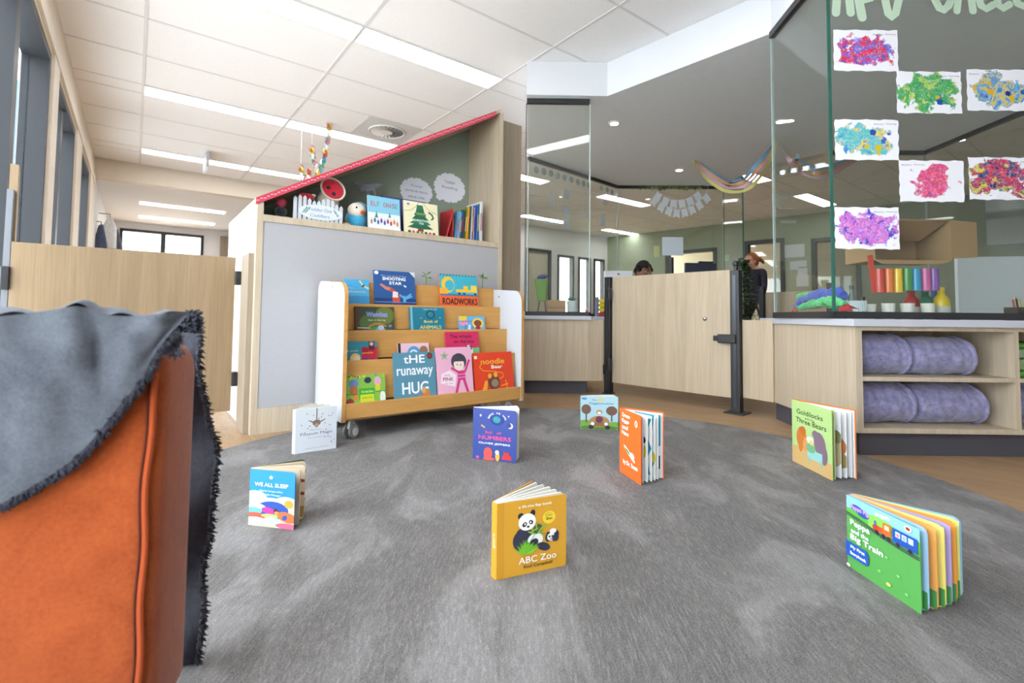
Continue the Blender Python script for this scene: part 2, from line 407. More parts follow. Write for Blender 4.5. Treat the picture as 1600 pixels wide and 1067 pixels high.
for a, b, z0, z1 in holes:
    m.obox(gw(u), GWD, a-u, -GN, .12, -.01, CE, SAGE); m.obox(gw(a), GWD, b-a, -GN, .12, z1, CE, SAGE)
    if z0 > 0: m.obox(gw(a), GWD, b-a, -GN, .12, -.01, z0, SAGE)
    u = b
m.obox(gw(u), GWD, 6.0, -GN, .12, -.01, CE, SAGE)
struct(m.build('wall_right', None, keep_origin=True))
DFR = c('#4c524f', .5)
for i, (a, b, z0, z1) in enumerate(holes):
    f = MB(); e = .07
    f.obox(gw(a, .03), GWD, e, -GN, .15, z0, z1, DFR).obox(gw(b-e, .03), GWD, e, -GN, .15, z0, z1, DFR).obox(gw(a+e, .03), GWD, b-a-2*e, -GN, .15, z1-e, z1, DFR)
    if z0 > 0: f.obox(gw(a+e, .03), GWD, b-a-2*e, -GN, .15, z0, z0+e, DFR)
    w = struct(f.build('door_4' if i == 1 else 'window_%d' % (i+9), None, keep_origin=True))
    MB().obox(gw(a+e, -.05), GWD, b-a-2*e, -GN, .006, max(z0, 0)+(e if z0 > 0 else 0), z1-e, GLASS).build('pane', w, False)
# cream rooms seen through those openings
struct(MB().box((11.2, -4, -.01), (11.3, 9, 2.6), c('#e9dfc6', .8)).build('wall_far', None, keep_origin=True))
def H2(v): return Vector((v.x, v.y, 0))
# ---------------------------------------------------------------- the glazed pod: bulkhead with grey soffit
C1, C2, C3, C4 = (2.302, 2.839), (2.793, 2.471), (2.912, 1.315), (2.533, .886)
D2 = Vector((.791, -.612, 0)); W2 = Vector((.612, .791, 0)); SD = Vector((-.66, -.75, 0)).normalized()
C5 = (C4[0]+D2.x*2.3, C4[1]+D2.y*2.3)
F1, F2, F3, F4, F5, F6, F7 = (3.24, 3.953), (4.841, 4.11), (5.888, 3.275), (5.63, 2.893), (5.453, 1.903), (6.16, 1.323), (5.2, .15)
ring = [C1, C2, C3, C4, C5, F7, F6, F5, F4, F3, F2, F1]
SOFF = c('#f6fbff', .7)
m = MB().prism([(x, y, ZB) for x, y in ring], (0, 0, CE-ZB-.002), c('#f0f3f8', .6))
m.mi(SOFF)
for i, f in enumerate(m.f):
    if all(abs(m.v[k].z-ZB) < 1e-5 for k in f): m.m[i] = m.mi(SOFF)
struct(m.build('trim_4', None, keep_origin=True))
def track(P, Q, z0, z1, name, w=.03, off=0):
    P = Vector((P[0], P[1], 0)); Q = Vector((Q[0], Q[1], 0)); d = (Q-P); L = d.length; d.normalize(); n = Vector((-d.y, d.x, 0))
    return P+d*off, d, L-2*off, n
def pane(P, Q, z0, z1, label, tr=(1, 1), both=False, cat='glass screen', frame=False):
    p, d, L, n = track(P, Q, z0, z1, '')
    t = thing('glass_screen', label, cat, (p.x, p.y, z0-(.03 if tr[0] else 0)))
    MB().obox(p-n*.005, d, L, n, .010, z0, z1, GLASS).build('pane', t)
    MB().obox(p-n*.006-d*.006, d, .006, n, .012, z0, z1, M_EDGEL if not frame else M_BLACK).build('pane_edge', t)
    MB().obox(p-n*.006+d*L, d, .006, n, .012, z0, z1, M_EDGE if both else M_EDGEL).build('pane_edge', t)
    if tr[0]: MB().obox(p-n*.016, d, L, n, .032, z0-.031, z0+.0005, M_BLACK).build('bottom_track', t)
    if tr[1]: MB().obox(p-n*.016, d, L, n, .032, z1-.0005, z1+.036, M_BLACK).build('top_track', t)
    return t
ZT = ZB-.0365
PL0, PL1 = (2.35, 2.895), (2.735, 2.60)
t = pane(PL0, PL1, .605, ZT, 'clear glass panel in black track standing on the left counter', frame=True)
t = pane((2.905, 1.308), C4, .6055, ZT, 'clear glass panel over the end of the blanket cabinet, facing the gate', both=True)
CF = (C4[0]+D2.x*1.9, C4[1]+D2.y*1.9)
FP0 = Vector((C4[0], C4[1], 0))+D2*.006
t = pane(tuple(FP0+D2*.002)[:2], CF, .6055, ZT, 'large clear glass panel on the blanket cabinet hung with paintings')
for ch in t.children:
    if ch.name.startswith('pane_edge'): ch.data.materials[0] = M_EDGE
pane(F1, F2, .605, ZT, 'far glass panel of the pod with a row of round grey stickers')
pane(F2, F3, .605, ZT, 'far glass panel of the pod behind the monitor, with the flag bunting', both=True)
pane(F3, F4, .605, ZT, 'narrow far glass panel beside the far opening of the pod', both=True)
pane(F5, F6, .605, ZT, 'far glass panel of the pod beyond the dressing-up clothes')
pane(F6, F7, .605, ZT, 'far glass panel of the pod behind the cardboard box')
# skirting and counters of the far side of the pod
def counter(P, Q, depth, z1, label, name='counter', mat=LAM, slab=M_SLAB, over=.02, kick=True, st=.035):
    p, d, L, n = track(P, Q, 0, 0, '')
    if (CAM-p).dot(n) > 0: n = -n                      # n points away from the camera
    t = thing(name, label, 'counter', (p.x, p.y, -.01))
    MB().obox(p, d, L, n, depth, .09, z1-st, mat).build('body', t)
    MB().obox(p-n*over-d*over, d, L+2*over, n, depth+2*over, z1-st, z1, slab).build('worktop', t, bevel=.003)
    MB().obox(p+n*.04+d*.01, d, L-.02, n, depth-.08, -.01, .09, M_PLINTH).build('plinth', t)
    return t
def inward(P, Q, k):
    p = Vector((P[0], P[1], 0)); q = Vector((Q[0], Q[1], 0)); d = (q-p).normalized(); n = Vector((-d.y, d.x, 0))
    if (CAM-p).dot(n) < 0: n = -n
    return (p+n*k)[:2], (q+n*k)[:2]
a, b = inward(F1, F2, .30); counter(a, tuple(a[i]+(b[i]-a[i])*.5 for i in (0, 1)), .36, .574, 'pale counter under the far glass panel with round stickers')
a, b = H2(DP(925, 480, 4.98)), H2(DP(1128, 480, 4.98)); counter(a, b, .26, .574, 'pale desk counter with the monitor and white screen behind the gate')
a, b = inward(F5, F6, .10); counter((a[0]+.12, a[1]-.1), b, .28, .574, 'pale counter along the far side of the pod behind the clothes pile')
a, b = inward(F6, F7, .10); counter((a[0]-.25, a[1]-.3), b, .28, .574, 'pale counter along the far side of the pod behind the paint bottles')

# ================================================================== CABINETS
# left counter
n_ = Vector((-(PL1[1]-PL0[1]), PL1[0]-PL0[0], 0)).normalized()
if n_.dot(-Vector((2.5, 2.8, 0))) < 0: n_ = -n_       # towards the camera
dL = (Vector((PL1[0], PL1[1], 0))-Vector((PL0[0], PL0[1], 0))).normalized()
A0 = Vector((PL0[0], PL0[1], 0))+n_*.035
A1 = VP(919, 560, A0, dL); A1.z = 0
Am = VP(816, 560, A0, dL); Am.z = 0
G0 = Vector((2.867, 2.519, 0))
A2 = VP(941, 560, G0+Vector((-.02, .03, 0)), (A1-G0)); A2 = G0+(A1-G0).normalized()*.05
t = thing('counter', 'pale oak counter with grey top left of the gate', 'counter', (Am.x, Am.y, -.01))
bk = -n_
def P3(v, z): return (v.x, v.y, z)
MB().prism([P3(q, .09) for q in (Am, A1, A2, A2+bk*.30+dL*.02, Am+bk*.42)], (0, 0, .456), LAM).build('body', t)
MB().prism([P3(q, .546) for q in (Am+n_*.02, A1+n_*.02+dL*.02, A1+bk*.08+dL*.05, Am+bk*.46+dL*.45, Am+bk*.46)], (0, 0, .028), M_SLAB).build('worktop', t, bevel=.002)
MB().prism([P3(q, -.01) for q in (Am+bk*.05+dL*.02, A1+bk*.05-dL*.0, A1+bk*.30, Am+bk*.4+dL*.02)], (0, 0, .1), M_PLINTH).build('plinth', t)
# blanket cabinet
K = Vector((2.447, .774, 0)); SU = -SD                    # SU runs from the corner along the end face
Kend = VP(1205, 560, K, SU); Kend.z = 0; LS = (Kend-K).length
CAB = thing('blanket_cabinet', 'pale oak open cabinet with grey top holding rolled mauve blankets', 'cabinet', (K.x, K.y, -.01), math.atan2(D2.y, D2.x))
def K3(u, w, z): p = K+D2*u+W2*w; return (p.x, p.y, z)
def kb(mb, u0, u1, w0, w1, z0, z1, mat): return mb.prism([K3(u0, w0, z0), K3(u1, w0, z0), K3(u1, w1, z0), K3(u0, w1, z0)], (0, 0, z1-z0), mat)
su = SU.dot(D2); sw = SU.dot(W2)
e0 = (0, 0); e1 = (LS*su, LS*sw)                          # end face in (u, w)
DEP = .42
m = MB(); m.prism([K3(0, 0, .09), K3(.028, 0, .09), K3(.03, DEP, .09), K3(e1[0]+.3, e1[1]+.02, .09), K3(e1[0], e1[1], .09)], (0, 0, .451), LAM); m.build('end_panel', CAB)
CL = 1.75
m = MB(); kb(m, .028, CL, 0, DEP, .09, .111, LAM); m.build('bottom_board', CAB)
m = MB(); kb(m, .028, CL, 0, DEP, .524, .541, LAM); m.build('top_rail', CAB)
m = MB(); kb(m, .028, CL, DEP-.015, DEP, .111, .524, LAM); m.build('back_panel', CAB)
DV = [.675, 1.35]
for d_ in DV: m = MB(); kb(m, d_, d_+.02, 0, DEP-.015, .111, .524, LAM); m.build('divider', CAB)
for a, b in ((.028, .675), (.695, 1.35), (1.37, CL)): m = MB(); kb(m, a, b, .0, DEP-.015, .309, .327, LAM); m.build('shelf', CAB)
m = MB(); kb(m, .03, CL, .035, .10, -.01, .09, M_PLINTH)
m.prism([K3(.03, .035, -.01), K3(.03, .10, -.01), K3(e1[0]+.06, e1[1]-.01, -.01), K3(e1[0]+.02, e1[1]-.01, -.01)], (0, 0, .1), M_PLINTH); m.build('plinth', CAB)
Sl = VP(1188, 490, K, SU); Sl.z = 0; v = Sl-K
slab = [K3(-.022, -.02, .541), K3(CL, -.02, .541), K3(CL, DEP+.3, .541), K3(e1[0]+.35, e1[1]+.2, .541), (Sl.x+.12, Sl.y-.10, .541), (Sl.x-.01, Sl.y-.0, .541)]
MB().prism(slab, (0, 0, .032), M_SLAB).build('worktop', CAB, bevel=.003)
# rolled blankets
def blanket(u0, u1, z0, r, label, seed, mat=VELVET, group='rolled plush blankets in the cabinet'):
    random.seed(seed); t = thing('rolled_blanket', label, 'blanket', K3((u0+u1)/2, .2, z0), math.atan2(D2.y, D2.x), group)
    N = 44; R = 30; m = MB(); L = u1-u0
    def f(a, b):
        x = a*L; th = b*2*PI
        endr = min(1, (math.sin(min(a, 1-a)*PI*1.0)*6)**.5) if .0 < a < 1 else .0
        cz = r[1]; rr = 1+.055*noise.noise((a*5+seed, math.cos(th)*1.5, math.sin(th)*1.5))+.018*math.sin(a*38+3*math.sin(th)+seed)
        rr *= max(endr, .02)
        return K3(u0+x, .05+r[0]+rr*r[0]*math.cos(th), z0+cz+rr*r[1]*math.sin(th)*(1-.04*math.cos(a*7)))
    m.grid(f, N, R, mat); m.build('roll', t)
    m = MB()
    for k in range(1):                                    # the loose flap wound round one end
        q = [(u1-.035+.02*math.sin(j*.4), j) for j in range(19)]
        m.tube([K3(u1-.03-.012*math.sin(2*PI*j/18), .05+r[0]+1.0*r[0]*math.cos(2*PI*j/18), z0+r[1]+1.0*r[1]*math.sin(2*PI*j/18)) for j in range(19)], .008, mat, 8)
    m.build('hem', t); return t
blanket(.035, .300, .327, (.105, .088), 'rolled mauve blanket, left one on the upper shelf of the open cabinet', 1)
blanket(.292, .585, .327, (.10, .083), 'rolled mauve blanket, right one on the upper shelf ending in a rounded fold', 2)
blanket(.035, .315, .111, (.11, .090), 'rolled mauve blanket, left one on the lower shelf of the open cabinet', 3)
blanket(.308, .630, .111, (.105, .087), 'rolled mauve blanket, right one on the lower shelf of the open cabinet', 4)
blanket(.705, .98, .111, (.11, .092), 'rolled mauve blanket right of the divider on the lower shelf', 5)
g = thing('folded_blanket', 'green and grey patterned blanket folded on the upper shelf right of the divider', 'blanket', K3(.85, .2, .327), math.atan2(D2.y, D2.x))
for i, (mt, h) in enumerate(((c('#66b03c', .8), .03), (GREENB, .05), (GREENB, .045), (c('#66b03c', .8), .025))):
    m = MB(); z0 = .327+sum((.03, .05, .045, .025)[:i]); kb(m, .70+.004*i, 1.02, .03+.006*i, .34, z0, z0+h-.002, mt); m.build('fold', g, bevel=.011, seg=3)
# plywood infill between cabinet and gate post
PP = Vector((2.958, 1.53, 0)); t = thing('infill_panel', 'narrow plywood board between the black gate post and the cabinet', 'panel', (2.95, 1.4, .09))
q = Vector((2.925, 1.335, 0)); d_ = (q-PP).normalized()
MB().obox(PP, d_, (q-PP).length, (-d_.y, d_.x), .018, .09, .56, BIRCH).build('board', t)
# ---------------------------------------------------------------- gate with black posts
def post(px, py, top, w, label, foot=.11):
    p = Vector((px, py, 0)); t = thing('gate_post', label, 'post', (px, py, -.01), math.atan2(-.957, .081))
    MB().box((-w/2, -w/2, 0), (w/2, w/2, top+.01), M_BLACK).build('pole', t, False, bevel=.003)
    MB().box((-foot/2, -foot/2, 0), (foot/2, foot/2, .008), M_BLACK).build('base_plate', t, False, bevel=.002)
    MB().box((-w*.18, -w/2-.003, .03), (w*.18, -w/2, top-.02), c('#55575c', .3, .5, .6)).build('channel', t, False)
    return t
GP0 = Vector((2.867, 2.519, 0)); GP1 = Vector((2.948, 1.562, 0)); gd = (GP1-GP0).normalized(); gn = Vector((-gd.y, gd.x, 0))
if (CAM-GP0).dot(gn) < 0: gn = -gn
post(GP0.x, GP0.y, .873, .05, 'slim black metal hinge post at the left side of the gate', .07)
t = post(GP1.x, GP1.y, .865, .055, 'black metal latch post with square foot at the right side of the gate', .12)
m = MB().lathe([(.012, 0), (.014, .03), (.02, .035), (.02, .05), (.012, .06), (.004, .062)], (GP1.x, GP1.y, .865), M_BLACK, 12); m.build('top_knob', t)
GT = thing('gate', 'pale plywood gate hung between two black metal posts', 'gate', tuple(GP0+gd*.03)[:2]+(.078,), math.atan2(gd.y, gd.x))
MB().obox(GP0+gd*.032, gd, (GP1-GP0).length-.066, -gn, .018, .078, .872, BIRCH).build('panel', GT, bevel=.001)
for z in (.70, .17):
    m = MB().obox(GP0+gd*.0+gn*.026, gd, .05, gn, .014, z, z+.085, M_BLACK)
    m.tube([tuple(GP0+gd*.03+gn*.036+Vector((0, 0, z-.008))), tuple(GP0+gd*.03+gn*.036+Vector((0, 0, z+.093)))], .010, M_BLACK, 10); m.build('hinge', GT, bevel=.003)
lz = .415; lp = GP1-gd*.05
m = MB().obox(lp-gd*.05+gn*.018, gd, .11, gn, .03, lz, lz+.055, M_BLACK)
m.obox(lp-gd*.085+gn*.022, gd, .04, gn, .012, lz+.012, lz+.045, M_BLACK)
m.build('latch', GT, bevel=.008, seg=3)
p = GP1-gd*.20+gn*.001; m = MB().lathe([(.013, 0), (.013, .006), (.008, .012), (.001, .013)], (p.x, p.y, .565), M_STEEL, 14, gn); m.build('lock_button', GT)
# left plywood gate to the corridor
t = thing('gate', 'warm plywood gate across the passage by the window wall', 'gate', (-.43, 3.0, .05))
MB().box((-.43, 3.0, .05), (.425, 3.02, .868), BIRCHR).build('panel', t, bevel=.001)
for z in (.72, .18): MB().box((.425, 2.985, z), (.452, 3.03, z+.075), M_BLACK).build('hinge', t, bevel=.003)
MB().box((-.458, 2.985, .66), (-.43, 3.02, .76), M_BLACK).build('latch', t, bevel=.004)
t = thing('gate_post', 'grey metal strip post fixed to the window wall at the far left', 'post', (-.447, 3.03, -.01))
MB().box((-.457, 3.022, -.01), (-.437, 3.06, 1.1), c('#8d9096', .4, .5, .5)).build('pole', t)
MB().box((-.457, 3.062, -.01), (-.43, 3.10, 1.22), BIRCHR).build('backing_board', t)
# ---------------------------------------------------------------- house shaped bookcase
HX0, HX1, HY = .456, 1.926, 2.62
H = thing('house_shaped_bookcase', 'large house-shaped bookcase unit with sloping roof edged in red trim', 'bookcase', (HX0, HY, -.01))
sl = (1.93-1.110)/(1.90-.456)
rz = lambda x: 1.110+(x-.456)*sl
MB().prism([(HX0, HY, -.01), (HX0, 3.02, -.01), (HX0, 3.02, rz(HX0)), (HX0, HY, rz(HX0))], (.028, 0, 0), LAM).build('side_panel', H)
MB().prism([(1.898, HY, -.01), (1.898, 3.02, -.01), (1.898, 3.02, rz(1.9)), (1.898, HY, rz(1.9))], (.028, 0, 0), LAM).build('side_panel', H)
MB().prism([(HX0-.006, HY-.002, rz(HX0-.006)), (1.905, HY-.002, rz(1.905)), (1.905, HY-.002, rz(1.905)+.022), (HX0-.006, HY-.002, rz(HX0-.006)+.022)], (0, .40, 0), LAM).build('roof', H)
m = MB(); TR = c('#d8475e', .6)
q0 = (HX0-.008, HY-.006, rz(HX0-.008)-.012); q1 = (1.862, HY-.006, rz(1.862)-.012)
m.prism([q0, q1, (q1[0], q1[1], q1[2]+.034), (q0[0], q0[1], q0[2]+.034)], (0, .0035, 0), TR)
for i in range(92):
    f = (i+.5)/92; x = q0[0]+(q1[0]-q0[0])*f; z = q0[2]+(q1[2]-q0[2])*f+.018+.003*math.sin(i*2.1)
    m.prism([(x-.0055, HY-.0072, z-.0045), (x+.0055, HY-.0072, z-.0015), (x+.0055, HY-.0072, z+.0035), (x-.0055, HY-.0072, z+.0005)], (0, .0012, 0), c('#f3b9c2'))
m.build('red_trim', H)
MB().box((.484, HY, 1.018), (1.898, 3.0, 1.051), LAM).build('shelf', H)
MB().box((.484, 3.0, -.01), (1.898, 3.02, 1.95), c('#8f9a8a', .7)).build('back_panel', H) if False else MB().prism([(.484, 3.0, 1.051), (1.898, 3.0, 1.051), (1.898, 3.0, rz(1.898)), (.484, 3.0, rz(.484))], (0, .02, 0), c('#96a191', .7)).build('back_panel', H)
MB().box((.484, HY+.006, .115), (1.898, HY+.026, 1.018), M_GREY).build('front_panel', H)
MB().box((.484, HY+.002, -.01), (1.898, HY+.022, .1145), LAM).build('base_board', H)
MB().box((.4535, 2.665, .866), (.456, 3.50, 1.13), LIGHTW).build('white_side_facing', H, bevel=0)
m = MB().box((.4562, 3.02, -.01), (1.90, 3.50, 1.128), LIGHTW); m.build('back_cupboard', H)
MB().box((.4325, 2.662, -.01), (.4555, 2.85, .862), LAMD).build('gate_stile', H)
t = thing('partition_panel', 'tall taupe laminate end panel standing right of the house-shaped bookcase', 'panel', (2.14, 2.8, -.01))
MB().prism([(2.03, 2.8, -.01), (2.226, 2.8, -.01), (2.226, 2.8, 1.973), (2.03, 2.8, 1.973)], (0, .04, 0), LAMD).build('board', t)
# ================================================================== CEILING LAMPS AND FITTINGS
LAMP = emit('lamp_diffuser', (1, .995, .985, 1), 6.0)
def strip(x0, x1, y0, label, z=CE, w=.22):
    t = thing('ceiling_light', label, 'ceiling light', ((x0+x1)/2, y0+w/2, z-.012), group='recessed strip lights')
    MB().box((x0+.014, y0+.008, z-.010), (x1-.014, y0+w-.008, z-.004), LAMP).build('diffuser', t)
    m = MB()
    for a in ((x0+.004, y0, x0+.013, y0+w), (x1-.013, y0, x1-.004, y0+w), (x0+.013, y0, x1-.013, y0+.007), (x0+.013, y0+w-.007, x1-.013, y0+w)):
        m.box((a[0], a[1], z-.012), (a[2], a[3], z-.0041), M_WHITE)
    m.build('frame', t)
g = lambda i: T0+TX*i
for nm, row, segs in (('row overhead of the rug', 0, (0, 1, 3, 5)), ('nearest row in view', 1, (0, 1, 5, 7)), ('second row from the camera', 2, (0, 1, 3, 5)), ('row next to the beam', 3, (0, 1, 5, 7))):
    pos = {0: 'by the window wall', 1: 'above the bookcase', 3: 'beyond the house bookcase', 5: 'over the far room', 7: 'near the sage wall'}
    for s_ in segs: strip(g(s_), g(s_+1), ROWS[row], 'white ceiling strip light, %s, %s' % (nm, pos[s_]))
strip(.0, 1.2, 9.6, 'strip light in the lower corridor ceiling, nearer one', 2.30)
strip(.0, 1.2, 11.0, 'strip light in the lower corridor ceiling, by the glass doors', 2.30)
# swirl vent
vx, vy = 2.05, 4.87
t = thing('ceiling_vent', 'white round swirl air vent in the ceiling above the bookcase', 'vent', (vx, vy, CE-.02))
MB().box((vx-.29, vy-.285, CE-.007), (vx+.28, vy+.285, CE-.003), c('#e9e9ea')).build('plate', t)
m = MB().tube([(vx+.182*math.cos(2*PI*k/40), vy+.182*math.sin(2*PI*k/40), CE-.014) for k in range(41)], .008, M_WHITE, 8, cap=False); m.build('ring', t)
MB().lathe([(.178, 0), (.178, .003)], (vx, vy, CE-.0105), c('#a8a9ab'), 32).build('throat', t)
m = MB()
for i in range(22):
    a = 2*PI*i/22; ca, sa = math.cos(a), math.sin(a); n1 = (-sa, ca)
    m.add([(vx+ca*.06, vy+sa*.06, CE-.022), (vx+ca*.17, vy+sa*.17, CE-.022), (vx+ca*.17+n1[0]*.03, vy+sa*.17+n1[1]*.03, CE-.0125), (vx+ca*.06+n1[0]*.012, vy+sa*.06+n1[1]*.012, CE-.0125)], [(0, 1, 2, 3)], M_WHITE)
m.lathe([(.06, 0), (.06, .006), (.02, .008)], (vx, vy, CE-.024), M_WHITE, 20); m.build('blade', t)
for x, y, lb in ((3.235, 2.783, 'nearest one to the gate'), (4.293, 1.869, 'right one seen through the end glass panel'), (4.85, 3.22, 'far one beside the coloured streamers')):
    t = thing('downlight', 'small round downlight in the grey soffit, '+lb, 'downlight', (x, y, ZB-.008))
    MB().lathe([(.05, 0), (.055, .003), (.055, .0078)], (x, y, ZB-.008), M_WHITE, 24).build('rim', t)
    MB().lathe([(.036, 0), (.036, .004)], (x, y, ZB-.0095), emit('downlight_glow', (1, .97, .9, 1), 8), 20).build('lens', t)
p = Z(322, 240, CE); t = thing('hanging_sign', 'white box sign hanging from the ceiling by the beam', 'sign', (p.x, p.y, CE-.21))
MB().box((p.x-.012, p.y-.17, CE-.2), (p.x+.022, p.y+.17, CE-.02), M_WHITEP).build('box', t, bevel=.004)
MB().box((p.x-.01, p.y-.03, CE-.021), (p.x+.02, p.y+.03, CE), M_WHITEP).build('bracket', t)

# ================================================================== RUG
RC, RR = (1.128, 1.234), 1.409
m = MB(); m.lathe([(RR, -.0098), (RR, -.002), (RR-.004, 0), (RR-.3, .0), (.01, .0)], (RC[0], RC[1], 0), RUG, 128, smooth=False)
r = m.build('rug', None); tag(r, 'large round silky grey rug on the oak floor', 'rug')
m = MB(); m.lathe([(RR+.003, -.0099), (RR+.003, -.004), (RR+.001, -.0035), (RR+.0005, -.0099)], (RC[0], RC[1], 0), c('#a9a59e', .9), 128); m.build('binding', r)

# ================================================================== BOOKS STANDING ON THE RUG
def leafmat(h): return c(h, .45, .3)
def open_book(label, P, Q, H, theta, cover, spine=None, T=.02, back=None, leaves=5, leafcols=('#f0ede4',), items=(), rnd=.006, backH=None, inner=None, leafart=None, leafsag=0.0, cov_t=.002, bind='board'):
    """stands on its lower edges, front cover from P (spine) to Q, back cover swung back by theta"""
    P = Vector((P[0], P[1], 0)); Q = Vector((Q[0], Q[1], 0)); Wd = (Q-P).length; ang = math.atan2(Q.y-P.y, Q.x-P.x)
    t = thing('open_picture_book', label, 'book', (P.x, P.y, 0.0005), ang)
    def slab(mb, a, off, w, h, th, mat, edge=None, z0=0.0, r=None):
        r = rnd if r is None else r
        ca, sa = math.cos(a), math.sin(a); u = Vector((ca, sa, 0)); n = Vector((-sa, ca, 0)); o = Vector((off[0], off[1], 0))
        pts = [(0, z0), (w-r, z0)]+[(w-r+r*math.sin(k*PI/8), z0+r-r*math.cos(k*PI/8)) for k in range(1, 4)]+[(w, z0+r), (w, h-r)]+[(w-r+r*math.cos(k*PI/8), h-r+r*math.sin(k*PI/8)) for k in range(1, 4)]+[(w-r, h), (0, h)]
        mb.prism([o+u*x+Vector((0, 0, z)) for x, z in pts], n*th, mat, side=edge); return mb
    cm = c(cover, .35, .45)
    slab(MB(), 0, (0, 0), Wd, H, cov_t, cm).build('front_cover', t, False)
    bo = Vector((math.sin(theta/2)*0, T, 0))
    u2 = Vector((math.cos(theta), math.sin(theta), 0)); n2 = Vector((-u2.y, u2.x, 0))
    # spine leans halfway
    sp = Vector((-math.sin(theta/2)*T*.0, 0, 0))
    B0 = Vector((-math.sin(theta*.5)*T, math.cos(theta*.5)*T, 0))
    slab(MB(), theta, (B0-n2*cov_t)[:2], Wd, H, cov_t, c(back or cover, .35, .45)).build('back_cover', t, False)
    if bind == 'paper': slab(MB(), theta, (B0+Vector((0, 0, 0))-n2*(cov_t+.0008))[:2], Wd-.004, H-.005, .0006, leafmat('#f2f2f0'), z0=.003).build('endpaper', t, False)
    m = MB(); m.prism([(0, 0, 0), (.0015, .0015, 0), tuple(B0+Vector((.002, 0, 0))), tuple(B0)], (0, 0, H), c(spine or cover, .35, .45)); m.build('spine', t, False)
    for i in range(leaves):
        f = (i+.6)/(leaves+.2); a = theta*f; o = B0*(f*.86+.06)+Vector((.0015, .001, 0)); th = (T*.75/max(leaves, 1)) if bind == 'board' else .0006
        if bind == 'board': a = theta*f*(1)
        w = Wd-(.002 if bind == 'board' else .008); col = leafcols[i % len(leafcols)]
        lm = MB()
        slab(lm, a, o[:2], w, H-(.0 if bind == 'board' else .006), th, leafmat('#f4f0e6') if not leafart else leafmat(col), edge=leafmat(col), z0=.0005 if bind == 'board' else .004)
        lo = lm.build('page', t, False)
        if leafart and i < len(leafart) and leafart[i]:
            u = Vector((math.cos(a), math.sin(a), 0)); 
            art(lo, 'page_art', o+Vector((0, 0, .001)), u, (0, 0, 1), w, H-.003, leafart[i], lift=.0003)
    art(t, 'cover_art', (0, 0, 0), (1, 0, 0), (0, 0, 1), Wd, H, list(items))
    return t
def th_of(P, Q, E):
    a = math.atan2(Q[1]-P[1], Q[0]-P[0]); b = math.atan2(E[1]-P[1], E[0]-P[0]); return (b-a) % (2*PI)
def star(cu, cv, r, col, asp=1): return ('p', [(cu+r*(1 if k % 2 == 0 else .45)*math.sin(k*PI/5), cv+r*asp*(1 if k % 2 == 0 else .45)*math.cos(k*PI/5)) for k in range(10)], col)
ABC = [
 ('r', 0, 0, .10, 1, '#d79a2b'), ('t', 'a lift-the-flap book', .30, .78, .885, .045, '#fbf6e6', .001),
 ('e', .74, .715, .095, .088, '#f1cf3c'), ('t', 'Dear', .685, .795, .735, .028, '#3c5a24'), ('t', 'Zoo', .695, .785, .685, .032, '#3c5a24', .002), ('t', 'author of', .70, .78, .77, .014, '#3c5a24'),
 ('e', .40, .50, .15, .115, '#37374a', -30), ('e', .34, .46, .12, .14, '#37374a'), ('e', .54, .44, .11, .09, '#f1efe8'), ('e', .57, .58, .07, .06, '#37374a', 30),
 ('e', .33, .79, .042, .042, '#2b2b38'), ('e', .50, .81, .035, .045, '#2b2b38'), ('e', .42, .70, .125, .115, '#f6f3ea'), ('e', .385, .67, .036, .03, '#2b2b38', 30), ('e', .475, .69, .032, .028, '#2b2b38', -30), ('e', .39, .675, .012, .012, '#ffffff'), ('e', .47, .69, .012, .012, '#ffffff'), ('e', .435, .635, .02, .014, '#2b2b38'),
 ('e', .66, .33, .10, .055, '#37374a', -20), ('e', .50, .38, .06, .10, '#2f2f40', -50),
 ('e', .80, .47, .085, .07, '#37374a'), ('e', .73, .44, .05, .06, '#37374a'), ('e', .765, .445, .055, .052, '#f6f3ea'), ('e', .795, .52, .05, .035, '#f6f3ea'), ('e', .745, .45, .015, .014, '#22222c'), ('e', .785, .45, .015, .014, '#22222c'), ('e', .765, .415, .012, .010, '#22222c'), ('e', .72, .50, .018, .018, '#22222c'), ('e', .83, .42, .05, .05, '#37374a')]
for k in range(17):
    a = (k-8)/8; ABC.append(('p', [(.36+a*.02, .27), (.42+a*.07, .27), (.39+a*.21, .47-.11*abs(a)+.02*(k % 2))], '#6cb52c' if k % 2 else '#8ccb3a'))
for (x, y, r0) in ((.52, .58, 20), (.48, .55, -20), (.60, .57, 45), (.65, .60, 10), (.55, .63, 80), (.62, .52, -30)): ABC.append(('e', x, y, .055, .014, '#86b84a', r0))
ABC += [('l', [(.45, .42), (.62, .66)], .005, '#6f9c3a'), ('t', 'ABC Zoo', .30, .84, .155, .085, '#fdfaf0', .001), ('t', 'Rod Campbell', .37, .78, .075, .055, '#2c2418', .0005)]
P_, Q_ = (.64, .878), (.806, .835)
b = open_book('yellow lift-the-flap book with pandas, standing in the middle foreground', P_, Q_, .161, math.radians(33), '#e0a432', '#d99b2c', T=.018, leaves=5, items=ABC, leafcols=('#fbf8f0', '#efe9dc'))
art(b, 'spine_art', (-.0048, .0172, 0), (.0048, -.0172, 0), (0, 0, 1), .018, .16, [('t', 'ABC Zoo', .3, .7, .40, .2, '#fdf3d8')])
